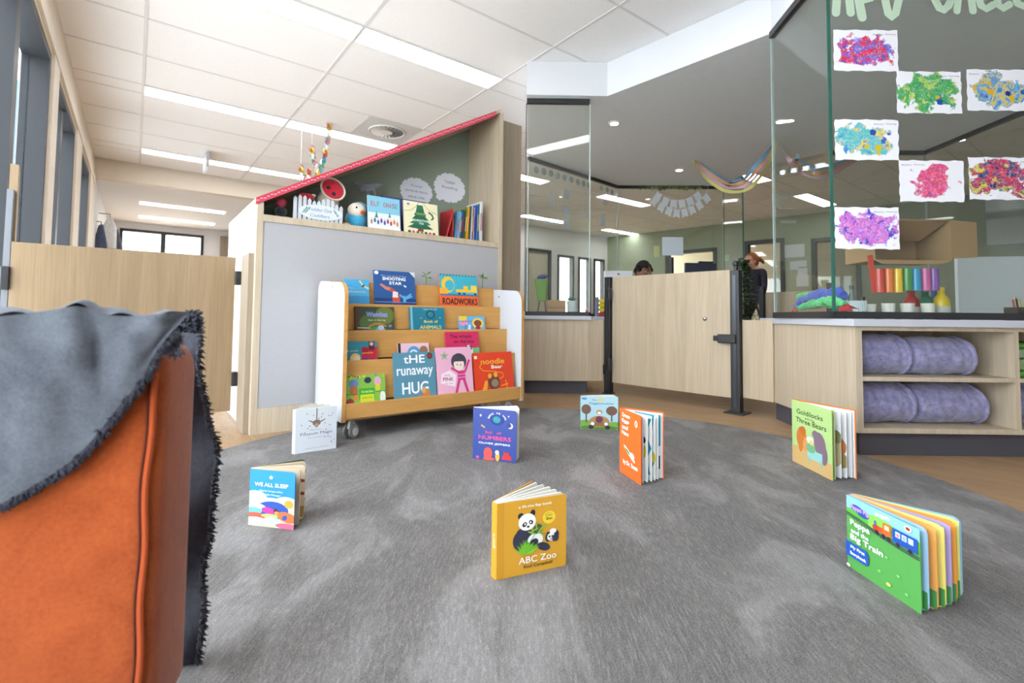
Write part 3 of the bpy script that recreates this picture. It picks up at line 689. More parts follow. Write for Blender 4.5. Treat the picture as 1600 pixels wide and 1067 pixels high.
PEP = [('r', 0, .0, 1, .80, '#5aa650'), ('r', 0, .78, 1, 1, '#8fc6ee'), ('e', .5, .80, .26, .10, '#8fd05a'), ('e', .85, .78, .22, .08, '#5eb644'), ('e', .12, .76, .22, .08, '#5eb644'),
 ('e', .46, .93, .03, .02, '#f4f9ff'), ('e', .53, .93, .035, .025, '#f4f9ff'), ('e', .60, .94, .03, .022, '#f4f9ff'),
 ('e', .17, .865, .10, .05, '#2d51a8', -4), ('e', .25, .835, .10, .05, '#2d51a8', -4), ('t', 'Peppa Pig', .07, .34, .825, .07, '#b78be0', .006), ('t', 'Peppa Pig', .07, .34, .825, .07, '#e9d4f6'),
 ('l', [(0, .765), (.25, .735), (.5, .69), (.75, .665), (1, .655)], .006, '#3c3a44'), ('l', [(0, .74), (.25, .71), (.5, .665), (.75, .64), (1, .63)], .006, '#3c3a44')]
for k in range(26):
    x = k/26; y = .755-.02*math.sin(x*3)-.11*x+(.02*x*x); PEP.append(('l', [(x, y+.01), (x+.012, y-.04)], .004, '#55505a'))
PEP += [('r', .42, .715, .60, .79, '#d1522b'), ('e', .45, .755, .045, .04, '#c4431f'), ('r', .55, .72, .66, .87, '#e06a2e'), ('r', .575, .79, .635, .845, '#f7e6b0'), ('r', .43, .78, .455, .84, '#3a72c0'), ('e', .47, .70, .028, .03, '#2d2d38'), ('e', .56, .695, .028, .03, '#2d2d38'), ('e', .63, .69, .028, .03, '#2d2d38'),
 ('r', .68, .695, .99, .87, '#2553ac'), ('r', .72, .77, .78, .84, '#bfe2f6'), ('r', .80, .77, .86, .84, '#bfe2f6'), ('r', .88, .77, .94, .84, '#bfe2f6'), ('e', .75, .80, .02, .025, '#e98a8a'), ('e', .83, .80, .02, .025, '#9fa6c9'), ('e', .75, .685, .025, .028, '#2d2d38'), ('e', .90, .685, .025, .028, '#2d2d38'),
 ('e', .88, .945, .045, .035, '#ffffff'), ('e', .88, .945, .03, .022, '#b3261e'),
 ('t', 'Peppa', .08, .37, .60, .095, '#ffffff', .003), ('t', 'and the', .09, .35, .52, .055, '#ffffff', .002), ('t', 'Big Train', .08, .55, .40, .095, '#ffffff', .003),
 ('e', .09, .27, .09, .10, '#1f57b5'), ('r', .0, .17, .30, .37, '#1f57b5'), ('e', .30, .27, .05, .10, '#1f57b5'), ('t', 'My First', .08, .29, .285, .05, '#ffffff', .002), ('t', 'Storybook', .07, .31, .20, .05, '#ffffff', .002),
 ('e', .62, .12, .03, .02, '#f5e56a'), ('e', .5, .22, .02, .013, '#8fe07a'), ('e', .75, .30, .02, .013, '#8fe07a'), ('e', .85, .14, .02, .013, '#8fe07a'), ('e', .60, .45, .02, .013, '#8fe07a'), ('e', .04, .04, .03, .02, '#e7e7e0')]
P_, Q_ = (1.333, .446), (1.230, .288)
rain = ('#a8cdec', '#f0a85a', '#f2e27c', '#b9a5d6', '#f3a03e', '#e8e886')
GR = [('r', 0, 0, 1, .16, '#4a9450')]
b = open_book('green storybook with a train on the cover, standing fanned open at the right front', P_, Q_, .162, th_of(P_, Q_, (1.35, .266)), '#5aa650', '#2a62b8', T=.022, back='#8fc6ee', leaves=6, leafcols=rain, items=PEP, rnd=.014,
    leafart=[[('r', .90, .02, .995, .24, '#4a9450'), ('r', .0, .94, 1, .995, x)] for x in rain])
GE = [('r', 0, 0, 1, 1, '#ef6a23')]+[('t', s_, .12, u1, v, .062, '#ffffff', .003) for s_, u1, v in (('Green', .50, .885), ('Eggs', .46, .79), ('and', .40, .70), ('Ham', .44, .61))]
GE += [('e', .79, .85, .06, .05, '#ffffff'), ('t', '1', .765, .81, .82, .06, '#ef6a23', .003), ('t', 'by Dr. Seuss', .18, .86, .15, .085, '#ffffff', .004),
       ('e', .48, .36, .30, .028, '#ffffff', -28), ('e', .40, .385, .13, .02, '#3d9c45', -28), ('e', .62, .35, .10, .04, '#e7f3e4', -20)]
P_, Q_ = (1.445, 1.215), (1.384, 1.072)
dv = [None, [('e', .80, .45, .14, .12, '#e7d23c'), ('e', .7, .36, .1, .08, '#c9352b'), ('e', .85, .62, .08, .05, '#333333')], [('p', [(.5, .10), (.95, .10), (.86, .35), (.99, .5), (.8, .7), (.99, .94), (.5, .94)], '#1fa0bf')], [('p', [(.4, .05), (.8, .05), (.99, .3), (.86, .55), (.97, .99), (.4, .99)], '#1fa0bf'), ('e', .95, .35, .05, .08, '#e7d23c')], None, [('p', [(.6, .45), (.99, .5), (.99, .97), (.6, .97)], '#1fa0bf'), ('r', .85, .15, .98, .35, '#4a4a50')]]
open_book('orange hardcover reader standing wide open in front of the gate', P_, Q_, .233, th_of(P_, Q_, (1.50, 1.055)), '#ef6a23', T=.012, leaves=6, items=GE, rnd=.002, bind='paper', leafcols=('#f7f6f2',), leafart=dv)
GO = [('r', 0, 0, 1, .22, '#ddb877'), ('e', .3, .20, .35, .10, '#ddb877'), ('t', 'Goldilocks', .14, .80, .80, .075, '#2f4a2a', .001), ('t', 'and the', .36, .60, .745, .03, '#2f4a2a'), ('t', 'Three Bears', .12, .88, .665, .075, '#2f4a2a', .001),
      ('e', .26, .44, .13, .17, '#d9823a', -10), ('e', .30, .55, .08, .07, '#cf7430'), ('e', .24, .33, .06, .12, '#d9823a'), ('e', .72, .44, .14, .18, '#8b7484', 14), ('e', .62, .56, .08, .065, '#8b7484'), ('e', .82, .30, .08, .14, '#8b7484'),
      ('e', .36, .34, .06, .09, '#e6a45c'), ('e', .37, .42, .045, .04, '#e6a45c'), ('r', .42, .17, .78, .31, '#9edbd4'), ('e', .50, .33, .12, .07, '#7fb58a'), ('e', .49, .45, .09, .05, '#e3eaf4'), ('e', .52, .42, .05, .04, '#f3d36a'), ('r', .44, .1, .47, .2, '#8ccbc5'), ('r', .73, .08, .76, .2, '#8ccbc5')]
P_, Q_ = (2.123, .898), (1.976, .703)
open_book('pale green fairy tale picture book standing open near the blanket cabinet', P_, Q_, .246, th_of(P_, Q_, (2.06, .675)), '#bfe08f', '#a9d070', T=.012, back='#e7823c', leaves=4, items=GO, rnd=.002, bind='paper', leafcols=('#f4f4f2',), leafart=[[('r', .93, 0, 1, 1, '#cfe08a')], [('e', .85, .4, .2, .25, '#c8b88a'), ('e', .9, .6, .12, .1, '#8b8a55')], [('e', .8, .45, .2, .15, '#d98b54'), ('e', .85, .25, .2, .12, '#b3a06a')], None])
NU = [('e', .56, .79, .16, .10, '#2a3c7c'), ('e', .55, .80, .09, .068, '#2f86b8'), ('e', .52, .82, .04, .03, '#3f9a6a'), ('e', .58, .78, .035, .02, '#3f9a6a')]
for k, ch in enumerate('HERE WE ARE'):
    a = PI*(.92-.84*k/10)
    if ch != ' ': NU.append(('t', ch, .56+.20*math.cos(a)-.015, .56+.20*math.cos(a)+.015, .79+.135*math.sin(a)-.012, .03, '#ffffff', .001))
NU += [('e', .86, .70, .06, .055, '#f6e9a8'), ('e', .83, .71, .055, .048, '#35468f'), star(.18, .86, .03, '#ffffff'), star(.82, .88, .02, '#ffffff'), ('l', [(.2, .67), (.28, .63)], .018, '#c9a05c'),
 ('t', 'Book', .30, .46, .52, .05, '#e0548e', .002), ('t', 'of', .56, .66, .52, .045, '#e0548e', .002), ('t', 'NUMBERS', .14, .88, .40, .075, '#e0548e', .003), ('t', 'OLIVER JEFFERS', .14, .86, .30, .045, '#e9edf6', .001),
 ('e', .36, .13, .10, .12, '#e2564c'), ('e', .38, .03, .14, .03, '#e2564c'), ('e', .58, .09, .05, .09, '#e2b14c'), ('e', .57, .17, .045, .04, '#e9e3d3'), ('r', .68, .04, .90, .12, '#c8383c'), ('e', .80, .14, .05, .05, '#c8383c'), ('r', .72, .12, .75, .20, '#c8383c'), ('e', .12, .04, .04, .025, '#e0548e')]
P_, Q_ = (1.095, 1.672), (1.193, 1.514)
open_book('dark blue number book standing in the middle of the rug', P_, Q_, .200, math.radians(38), '#3b4c96', '#34448a', T=.018, leaves=4, items=NU, rnd=.010, leafcols=('#dfe6ef', '#c9d6e8'))
GI = [('r', 0, 0, 1, 1, '#b4d7e0'), ('e', .15, .12, .3, .16, '#7fae4a'), ('e', .9, .10, .3, .14, '#7fae4a'), ('e', .5, .05, .5, .08, '#5d8a3a'),
 ('t', 'The', .30, .42, .87, .035, '#3d5a7a', .001), ('t', 'Gigglemobile', .22, .88, .74, .075, '#3d7296', .001), ('e', .15, .60, .13, .15, '#7a5a48'), ('r', .13, .2, .17, .5, '#7a5a48'), ('e', .83, .57, .15, .14, '#7a5a48'), ('r', .81, .25, .85, .5, '#7a5a48'),
 ('e', .50, .24, .27, .17, '#b58a5c'), ('r', .26, .10, .74, .22, '#9a6c42'), ('e', .50, .30, .10, .10, '#6f3a4c'), ('e', .50, .52, .08, .07, '#c9824a'), ('e', .50, .50, .05, .04, '#f3ead8'),
 ('e', .32, .17, .05, .05, '#f2f2f2'), ('e', .68, .17, .05, .05, '#f2f2f2'), ('e', .28, .07, .07, .06, '#3a3038'), ('e', .72, .07, .07, .06, '#3a3038'), ('e', .10, .92, .07, .03, '#5e86b8'), ('r', .45, .86, .62, .93, '#ead070')]
P_, Q_ = (1.822, 1.787), (1.957, 1.657)
open_book('pale blue board book with a brown car, standing farthest back before the gate', P_, Q_, .166, math.radians(20), '#a5d0dc', '#62b0c4', T=.016, back='#3aa2bc', leaves=3, items=GI, rnd=.010, leafcols=('#e8e6dc',))
PO = [('r', 0, 0, 1, 1, '#dde3e9'), ('l', [(.50, 1), (.50, .60)], .012, '#6f6257'), ('e', .50, .66, .10, .07, '#8a7666'), ('e', .42, .68, .14, .015, '#8a7666', -25), ('e', .60, .68, .14, .015, '#8a7666', 25), ('e', .50, .60, .05, .05, '#b39c86'),
 ('t', 'Possum Magic', .12, .90, .37, .085, '#8a86a8', .001), ('t', 'Mem Fox', .34, .62, .49, .035, '#a59aa8'), ('t', 'illustrated by Julie Vivas', .30, .74, .31, .03, '#a59aa8'), ('t', 'special edition', .24, .80, .07, .03, '#d08a9c')]
for k in range(16): x = .12+.8*random.random(); y = .45+.45*random.random(); PO.append(star(x, y, .022, random.choice(('#c9604f', '#6f9a86', '#b77fa8', '#d6a24c'))))
for k in range(7): x = .7+.25*random.random(); y = .15+.2*random.random(); PO.append(star(x, y, .02, random.choice(('#c98fae', '#9a8fc9'))))
P_, Q_ = (.537, 2.132), (.703, 2.132)
open_book('white picture book with a hanging possum, standing beside the castor', P_, Q_, .177, math.radians(48), '#dfe3e8', '#d6d5de', T=.018, leaves=4, items=PO, rnd=.008, leafcols=('#e6ddd2',))
SL = [('r', 0, 0, 1, 1, '#2a93d8'), ('r', .0, .0, 1, .30, '#e9e2b6'), ('e', .14, .50, .26, .13, '#bfe0cc'), ('e', .82, .42, .28, .14, '#f0e4b4'), ('e', .50, .33, .45, .19, '#f0e4b4'), ('e', .52, .30, .36, .16, '#2f55b0'),
 ('e', .88, .43, .10, .07, '#f0a33c'), ('e', .16, .33, .22, .07, '#e9e2b6'), ('e', .10, .27, .2, .06, '#6fb8c6'), ('e', .15, .17, .25, .07, '#e2604a'), ('e', .44, .29, .16, .055, '#d93a9c', -8), ('e', .60, .295, .05, .045, '#5b2f28'), ('e', .62, .26, .05, .03, '#d9a24c'), ('e', .48, .20, .20, .035, '#bccf6a'),
 ('e', .85, .20, .22, .09, '#e8743c', -10), ('e', .80, .19, .06, .04, '#2f55b0', 30), ('e', .15, .08, .3, .08, '#efe6b8'), ('e', .52, .12, .18, .07, '#bfe4e2'), ('e', .85, .05, .25, .05, '#e56a8c'),
 star(.48, .88, .055, '#ffffff', .75), ('t', 'WE ALL SLEEP', .12, .86, .715, .065, '#ffffff', .002), ('t', 'Ezekiel Kwaymullina', .24, .74, .615, .038, '#e9f4fb', .0006), ('t', '& Sally Morgan', .28, .70, .55, .038, '#e9f4fb', .0006)]
P_, Q_ = (.266, 1.500), (.355, 1.395)
open_book('blue board book with a starry night cover, standing nearest the orange chair', P_, Q_, .148, math.radians(50), '#2a93d8', '#efe6d2', T=.014, back='#4a6a55', leaves=3, items=SL, rnd=.009, leafcols=('#e6d0b0', '#efdcc0'),
    leafart=[None, [('l', [(.8, .75), (1, .72)], .03, '#a5483a'), ('l', [(.85, .5), (1, .48)], .03, '#a5483a'), ('e', .95, .15, .2, .1, '#c9a86a')], [('l', [(.8, .85), (1, .82)], .03, '#a5483a'), ('l', [(.85, .3), (1, .28)], .03, '#a5483a')]])
# ================================================================== MOBILE BOOK DISPLAY
BX0, BX1, BYF = .745, 1.778, 2.20
D = thing('mobile_book_display', 'tiered beech book display with white rounded side panels on castors', 'book display', (BX0, 2.2, -.01))
def sidepan(x0, x1, label=None):
    r = .05; y0, y1, z0, z1 = 2.198, 2.60, .088, .735
    pts = [(y0, z0), (y1, z0)]
    pts += [(y1-r+r*math.cos(k*PI/12), z1-r+r*math.sin(k*PI/12)) for k in range(7)]
    r2 = .07; pts += [(y0+r2-r2*math.sin(k*PI/12), z1-.018-r2+r2*math.cos(k*PI/12)) for k in range(7)]
    m = MB().prism([(x0, y, z) for y, z in pts], (x1-x0, 0, 0), M_WHITEP, side=BEECH)
    return m.build('side_panel', D)
sidepan(BX0, BX0+.018); sidepan(BX1-.018, BX1)
for x, xo in ((BX0-.0008, -.001), ):
    MB().lathe([(.005, 0), (.005, .0012), (.001, .0016)], (x+.001, 2.37, .70), c('#8d8d90', .3, .5, .8), 10, (-1, 0, 0)).build('screw', D)
MB().lathe([(.005, 0), (.005, .0012), (.001, .0016)], (BX1-.0185, 2.42, .685), c('#55565a', .3, .5, .8), 10, (-1, 0, 0)).build('screw', D)
xi0, xi1 = BX0+.018, BX1-.018
TIER = [(2.200, .100, .168), (2.255, .1685, .356), (2.335, .3565, .492), (2.405, .4925, .622), (2.475, .6225, .735)]
for k, (y, z0, z1) in enumerate(TIER):
    m = MB().box((xi0, y, z0), (xi1, y+.014, z1), BEECH); m.build('tier_board' if k else 'front_lip', D, bevel=.002)
for k in range(4):
    y0 = TIER[k][0]+.0145; y1 = TIER[k+1][0]+.012; z = [.132, .325, .461, .592][k]
    MB().box((xi0, y0, z-.012), (xi1, y1 if k == 0 else TIER[k+1][0]-.0005, z), BEECH).build('tier_floor', D)
MB().box((xi0, 2.2145, .0935), (xi1, 2.59, .0995-.0005), BEECH).build('base_board', D)
MB().box((xi0, 2.4895, .60), (xi1, 2.60, .612), BEECH).build('top_shelf', D)
def castor(x, y, a):
    cm = MB(); G = c('#8e8f8f', .4); LG = c('#d9d9d8', .4)
    t = thing('castor', '', 'castor', (x, y, 0)); 
    for k in ('label', 'category'): del t[k]
    t.parent = D; t.matrix_parent_inverse = Matrix.Identity(4); t.location = (x-D.location.x, y-D.location.y, .0)
    R = Matrix.Rotation(a, 3, 'Z')
    def W_(p): return R @ Vector(p)
    for s_ in (-1, 1):
        o = MB().lathe([(.001, -.009), (.022, -.009), (.031, -.006), (.033, 0), (.031, .006), (.022, .009), (.001, .009)], W_((.0, s_*.017, .043)), G, 24, R @ Vector((0, 1, 0))).build('wheel', t, False)
        MB().lathe([(.001, 0), (.019, 0), (.017, .003), (.001, .003)], W_((.0, s_*.026, .043)), LG, 20, R @ Vector((0, s_, 0))).build('wheel_cap', o, False)
    pts = [(-.02, .055), (.022, .045), (.026, .07), (.012, .088), (-.012, .088)]
    MB().prism([W_((x_, -.0075, z_)) for x_, z_ in pts], R @ Vector((0, .015, 0)), LG).build('fork', t, False, bevel=.002)
    MB().lathe([(.008, .088), (.008, .094), (.022, .095), (.022, .1)], (0, 0, 0), M_STEEL, 14).build('stem', t, False)
    return t
castor(.812, 2.262, .5); castor(1.715, 2.262, -.3); castor(.812, 2.54, .2); castor(1.715, 2.54, 0)

# ---------------------------------------------------------------- closed books facing out
def face_book(label, corners, y, items, cover, zbot=None, T=.010, tilt=9, group=None, lean=0.0, pages='#efeadf', nm='picture_book', pcol=None, base_y=None, W=None, H=None, rise=0):
    """corners: left and right x and top y in the photograph measured on the plane y; zbot the ledge it stands on"""
    x0, x1, yt = corners
    pl = YP(x0, yt, y); pr = YP(x1, yt, y); w = W or (pr.x-pl.x); zt = (YP((x0+x1)/2, yt, y)).z; h = H or (zt-zbot)
    a = math.radians(tilt)
    t = thing(nm, label, 'book', ((pl.x+pr.x)/2, y-h*.5*math.sin(a), zbot), math.radians(lean), group, -a)
    cm = c(cover, .35, .45)
    m = MB().box((-w/2, -T/2, .0), (w/2, -T/2+.0016, h), cm).box((-w/2, T/2-.0016, 0), (w/2, T/2, h), cm).box((-w/2, -T/2+.0016, 0), (-w/2+.0016, T/2-.0016, h), cm)
    m.build('cover', t, False)
    MB().box((-w/2+.0018, -T/2+.0018, .002), (w/2-.002, T/2-.0018, h-.002), c(pages, .8)).build('pages', t, False)
    art(t, 'cover_art', (-w/2, -T/2, 0), (1, 0, 0), (0, 0, 1), w, h, items)
    return t
GB = None
YA = [t_[0] for t_ in TIER]
y4, y3, y2, y1 = YA[4]-.018, YA[3]-.02, YA[2]-.02, YA[1]-.02
face_book('sky blue picture book with a flying bird, leftmost on the top tier', (538, 577, 436), y4, [('r', 0, 0, 1, .45, '#3f97cc'), ('l', [(.62, .95), (.76, .80)], .03, '#e6d77a'), ('l', [(.76, .80), (.98, .70)], .03, '#ecd98c'), ('e', .76, .79, .07, .03, '#3d4a34', 30), ('t', 'Fairy', .14, .36, .68, .05, '#f2d9a0'), ('t', 'adventures', .16, .84, .56, .06, '#f0d2a2', .001)], '#4fb0e2', .593)
st = [('r', 0, 0, 1, .30, '#243f73'), ('e', .06, .94, .05, .045, '#ffffff'), ('p', [(.86, 1), (1, .85), (1, 1)], '#e4e8ea'), ('t', 'The true story of that', .16, .78, .85, .035, '#e8eef8'), ('t', 'SHOOTING', .20, .76, .76, .075, '#ffffff', .004), ('t', 'STAR', .36, .66, .65, .07, '#ffffff', .004), ('e', .74, .62, .04, .02, '#ffffff', -30),
 ('e', .22, .60, .10, .035, '#d98270', -30), ('e', .34, .54, .13, .045, '#d98270', -12), ('e', .44, .49, .09, .05, '#c9553c', -35), ('p', [(.42, .326), (.56, .28), (.56, .46), (.44, .48)], '#f0d9dc'), ('r', .42, .18, .60, .32, '#d95c3c'), ('e', .60, .38, .05, .04, '#9c5a44'), ('l', [(.72, .2), (.70, .36)], .035, '#5fb2e6'), ('l', [(.72, .3), (.88, .42)], .02, '#5fb2e6'), ('l', [(.72, .28), (.90, .36)], .02, '#5fb2e6'), ('l', [(.70, .33), (.60, .38)], .02, '#5fb2e6'), ('l', [(.0, .2), (1, .2)], .01, '#5a8fd0')]
b = face_book('large navy picture book about a shooting star on the top tier', (585, 649, 423), y4, st, '#2b5c9c', .593, lean=0)
rw = [('r', 0, .36, 1, 1, '#46b8cc'), ('r', 0, 0, 1, .42, '#ee6a35'), ('e', .22, .72, .17, .22, '#f4c430'), ('e', .26, .70, .12, .15, '#46b8cc'), ('r', .0, .42, .2, .62, '#f0b03a'), ('r', .42, .52, .98, .60, '#f2c22e'), ('r', .62, .58, .74, .70, '#f2c22e'), ('r', .82, .56, .98, .72, '#f7d24a'), ('e', .50, .48, .035, .035, '#3c3c46'), ('e', .63, .48, .035, .035, '#3c3c46'), ('e', .93, .48, .035, .035, '#3c3c46'), ('r', 0, .42, 1, .46, '#3d78a8'),
 ('t', 'ROADWORKS', .06, .97, .18, .17, '#4a2a26', .006)]
for k in range(12): rw.append(('p', [(.02+k*.082, .97), (.05+k*.082, .97), (.065+k*.082, 1), (.035+k*.082, 1)], '#33302c'))
face_book('turquoise and orange road works picture book at the right of the top tier', (687, 746, 429), y4, rw, '#ee6a35', .593)
wl_ = [('r', 0, 0, .1, 1, '#5c3a30'), ('e', .4, .45, .3, .3, '#56743e'), ('e', .75, .7, .25, .3, '#6f7f3c'), ('e', .55, .15, .3, .15, '#4f9a44'), ('t', 'Wombat', .28, .82, .66, .16, '#8f97d8', .010), ('t', 'Wombat', .28, .82, .66, .16, '#c7cbf0'), ('t', 'feet on the log', .32, .76, .50, .07, '#f0ead8'), ('l', [(.34, .326), (.5, .42), (.66, .40), (.78, .326)], .025, '#c9843c'), ('l', [(.06, .28), (.36, .27)], .008, '#e8e4d8'), ('e', .30, .14, .12, .09, '#9c3f84'), ('e', .62, .16, .13, .14, '#7fa9dc'), ('e', .64, .28, .08, .08, '#bcd0ea'), ('e', .86, .20, .09, .14, '#48525c'), ('e', .88, .34, .05, .05, '#7f8a94')]
face_book('dark woodland picture book with a rainbow on the second tier', (555, 616, 479), y3, wl_, '#3d4a34', .462)
an = [('r', 0, 0, .06, 1, '#7fc0d6'), ('e', .58, .74, .13, .16, '#14506c'), ('e', .58, .74, .09, .11, '#2a84a0'), ('e', .56, .77, .04, .04, '#4c9a6a'), ('t', 'HERE WE ARE', .38, .78, .90, .05, '#cfe4ea'), ('t', 'Book of', .38, .78, .44, .09, '#e3d56a', .003), ('t', 'ANIMALS', .25, .88, .22, .12, '#e3d56a', .004), ('e', .3, .6, .03, .02, '#d98a4c'), ('e', .86, .62, .03, .02, '#d9b04c')]
face_book('teal animal board book in the middle of the second tier', (641, 694, 480), y3, an, '#1f7f98', .462, T=.018)
sc = [('r', 0, .75, .3, 1, '#f0d04a'), ('e', .18, .6, .16, .12, '#f29ac0'), ('l', [(.2, .1), (.25, .5)], .04, '#4c9ae0'), ('l', [(.35, .1), (.4, .5)], .04, '#e8e8f4'), ('l', [(.48, .1), (.52, .5)], .04, '#4c9ae0'), ('e', .72, .6, .22, .3, '#f0d04a'), ('e', .72, .62, .15, .18, '#8a4a34'), ('e', .72, .36, .10, .12, '#b0304c'), ('t', 'play', .1, .5, .66, .12, '#b03a6c')]
face_book('small bright picture book lying low at the right of the second tier', (717, 757, 494), y3, sc, '#6cb8e8', .462)
pt = [('t', 'a yuck', .08, .42, .56, .09, '#bfe0b0', .002), ('e', .32, .30, .16, .20, '#e8d07a', 20), ('e', .36, .26, .11, .14, '#f0d8c4'), ('e', .36, .08, .13, .1, '#dfe3ea'), ('r', .52, 0, 1, .75, '#c8243c'), ('e', .62, .62, .10, .14, '#a01c34'), ('r', .74, .62, .92, .98, '#5c2430'), ('e', .83, .88, .06, .08, '#e0b8b0'), ('t', 'people', .54, .86, .46, .09, '#f0a03c', .003), ('r', .62, .1, .72, .35, '#7a3a8c'), ('r', .8, .05, .9, .3, '#7a3a8c')]
face_book('teal and red picture book, leftmost on the third tier', (538, 589, 533), y2, pt, '#2b8aa0', .326)
cq = [('r', 0, 0, .08, 1, '#2b2b33'), ('e', .5, .45, .22, .4, '#5ba4d6'), ('t', 'Q', .38, .60, .3, .35, '#f4f6fa', .01), ('e', .82, .6, .14, .25, '#a07a58')]
face_book('pale pink picture book with a blue letter tucked behind a larger book', (622, 670, 536), y2, cq, '#f0c4d4', .326)
wb = [('r', 0, 0, 1, .42, '#7fc48a'), ('t', 'The wheels', .12, .78, .78, .12, '#5c1c3c', .002), ('t', 'on the bus', .22, .84, .60, .11, '#5c1c3c', .002), ('e', .66, .3, .14, .22, '#efece8'), ('e', .60, .42, .05, .08, '#2d2d33'), ('e', .72, .42, .05, .08, '#2d2d33'), ('e', .3, .3, .08, .12, '#f2f2f2')]
face_book('magenta nursery rhyme book standing behind the pink book', (697, 748, 518), y2, wb, '#dc2f64', .326)
yq = YA[0]+.038
fm = [('e', .2, .75, .12, .12, '#6d8fc0'), ('e', .2, .55, .10, .15, '#b7743c'), ('e', .55, .83, .09, .09, '#2c3550'), ('e', .8, .78, .09, .14, '#e8a8bc'), ('e', .8, .6, .07, .1, '#d8d23c'), ('e', .1, .2, .1, .14, '#a04438'), ('e', .92, .3, .07, .2, '#e8ece4'), ('r', .32, .28, .72, .60, '#3fae3f'), ('r', .35, .20, .70, .42, '#d3dc2c'), ('t', 'On the farm', .38, .68, .47, .07, '#d3ec6a', .002), ('t', 'puzzle book', .40, .66, .29, .06, '#6a8a1c', .001), ('e', .45, .08, .14, .07, '#8fcfd4'), ('e', .24, .35, .06, .08, '#e28a3c'), ('e', .7, .12, .08, .06, '#3f8a3c'), ('l', [(0, .45), (.3, .45)], .008, '#4f7a2a'), ('l', [(.75, .48), (1, .48)], .008, '#4f7a2a')]
for k in range(18): fm.append(('e', random.random(), random.choice((random.random()*.15, .88+.1*random.random())), .03, .025, random.choice(('#3f8f34', '#b7d24c', '#e8e05a', '#d84c3c', '#5a8fc0'))))
face_book('green farm animal book, leftmost on the bottom tier', (540, 602, 585), yq, fm, '#8cc04a', .133, T=.014)
rh = [('t', 'tHE', .24, .74, .79, .155, '#f6f8fa', .004), ('t', 'runaway', .07, .93, .50, .19, '#f6f8fa', .004), ('t', 'HUG', .18, .80, .20, .22, '#f6f8fa', .006), ('e', .87, .92, .07, .065, '#5a3a2c'), ('e', .87, .92, .04, .04, '#a02c24'), ('p', [(.62, .03), (.84, .03), (.82, .18), (.66, .17)], '#e8742c'), ('e', .74, .22, .09, .055, '#c98a4c'), ('e', .68, .25, .05, .06, '#e8a868'), ('l', [(.66, .12), (.56, .15)], .018, '#e8742c')]
face_book('large grey-blue hug storybook on the bottom tier', (616, 681, 550), yq, rh, '#5a92a8', .133)
pk = [('e', .62, .72, .22, .16, '#4a4450'), ('e', .62, .66, .15, .12, '#f5ddd0'), ('r', .46, .72, .78, .84, '#4a4450'), ('e', .57, .66, .015, .015, '#222222'), ('e', .67, .65, .015, .015, '#222222'), ('r', .56, .36, .78, .54, '#d83a84'), ('l', [(.60, .36), (.50, .12)], .035, '#d83a84'), ('l', [(.74, .36), (.84, .10)], .035, '#d83a84'), ('l', [(.58, .52), (.40, .60)], .028, '#d83a84'), ('l', [(.78, .52), (.92, .74)], .028, '#d83a84'), ('l', [(.56, .47), (.78, .47)], .008, '#f4b4d0'), ('l', [(.56, .41), (.78, .41)], .008, '#f4b4d0'),
 star(.22, .84, .13, '#b9b7a8', .8), star(.22, .84, .07, '#7fae6c', .8), ('p', [(.08, .326), (.48, .24), (.52, .46), (.34, .56), (.12, .50)], '#f6e6ee'), ('t', 'Only', .18, .36, .44, .05, '#c23a74'), ('t', 'PINK', .15, .44, .36, .07, '#c23a74', .003), ('t', 'for me', .2, .4, .30, .03, '#c23a74')]
face_book('pink picture book with a dark-haired child in striped pyjamas on the bottom tier', (683, 738, 542), yq, pk, '#eeb4cc', .133, tilt=9)
nb = [('t', 'noodle', .18, .78, .73, .12, '#f2a83c', .006), ('t', 'Bear', .44, .72, .62, .075, '#f6ead8', .004), ('l', [(.2, .78), (.14, .66), (.22, .58), (.5, .55), (.72, .50), (.74, .42), (.62, .36)], .008, '#f2a83c'), ('r', .02, .86, .09, .93, '#f4e8d8'), ('e', .48, .30, .15, .17, '#6c4a3c'), ('e', .50, .28, .09, .09, '#a08a6c'), ('e', .38, .45, .05, .06, '#f2a83c'), ('e', .53, .47, .05, .06, '#f2a83c'), ('e', .26, .22, .05, .14, '#f2a83c', -15), ('e', .2, .12, .03, .07, '#f2a83c'), ('l', [(.66, .20), (.84, .24)], .012, '#f2a83c'), ('l', [(.78, .326), (.82, .12)], .01, '#f2a83c'), ('e', .48, .08, .12, .02, '#b83018')]
face_book('red-orange picture book with a brown bear, rightmost on the bottom tier', (741, 801, 550), yq, nb, '#e84420', .133)
# two sprigs of artificial leaves between the books on the top tier
def sprig(px, py, label, seed, n=5):
    random.seed(seed); p = YP(px, py, y4+.02); t = thing('leaf_sprig', label, 'artificial plant', (p.x, p.y, .60))
    m = MB(); top = Vector((p.x, p.y, p.z)); base_ = Vector((p.x+.03, p.y+.012, .612))
    m.tube([base_, base_.lerp(top, .5)+Vector((-.012, 0, 0)), top], [.003, .0025, .002], c('#5f8f3f'), 6); m.build('stem', t)
    m = MB(); G1, G2 = c('#7fae3c', .5), c('#3f7a3a', .5)
    for k in range(n):
        a = 2*PI*k/n+seed; ln = .035+.012*random.random(); d = Vector((math.cos(a), -.25, .35*math.sin(a)+.15)).normalized(); s_ = Vector((0, -.4, 1)).cross(d).normalized()
        o = top+Vector((0, 0, -.004*k)); w = .009; q = o+d*ln
        m.add([o, o+d*ln*.4+s_*w+Vector((0, -.003, .003)), q, o+d*ln*.4-s_*w+Vector((0, -.003, .003)), o+d*ln*.4+Vector((0, 0, -.002))], [(0, 1, 4), (1, 2, 4), (2, 3, 4), (3, 0, 4)], G1 if k % 2 else G2)
    o = base_+Vector((-.028, -.005, .022)); 
    m.ell(o, (.012, .003, .016), G2, 10, 6)
    m.build('leaf', t)
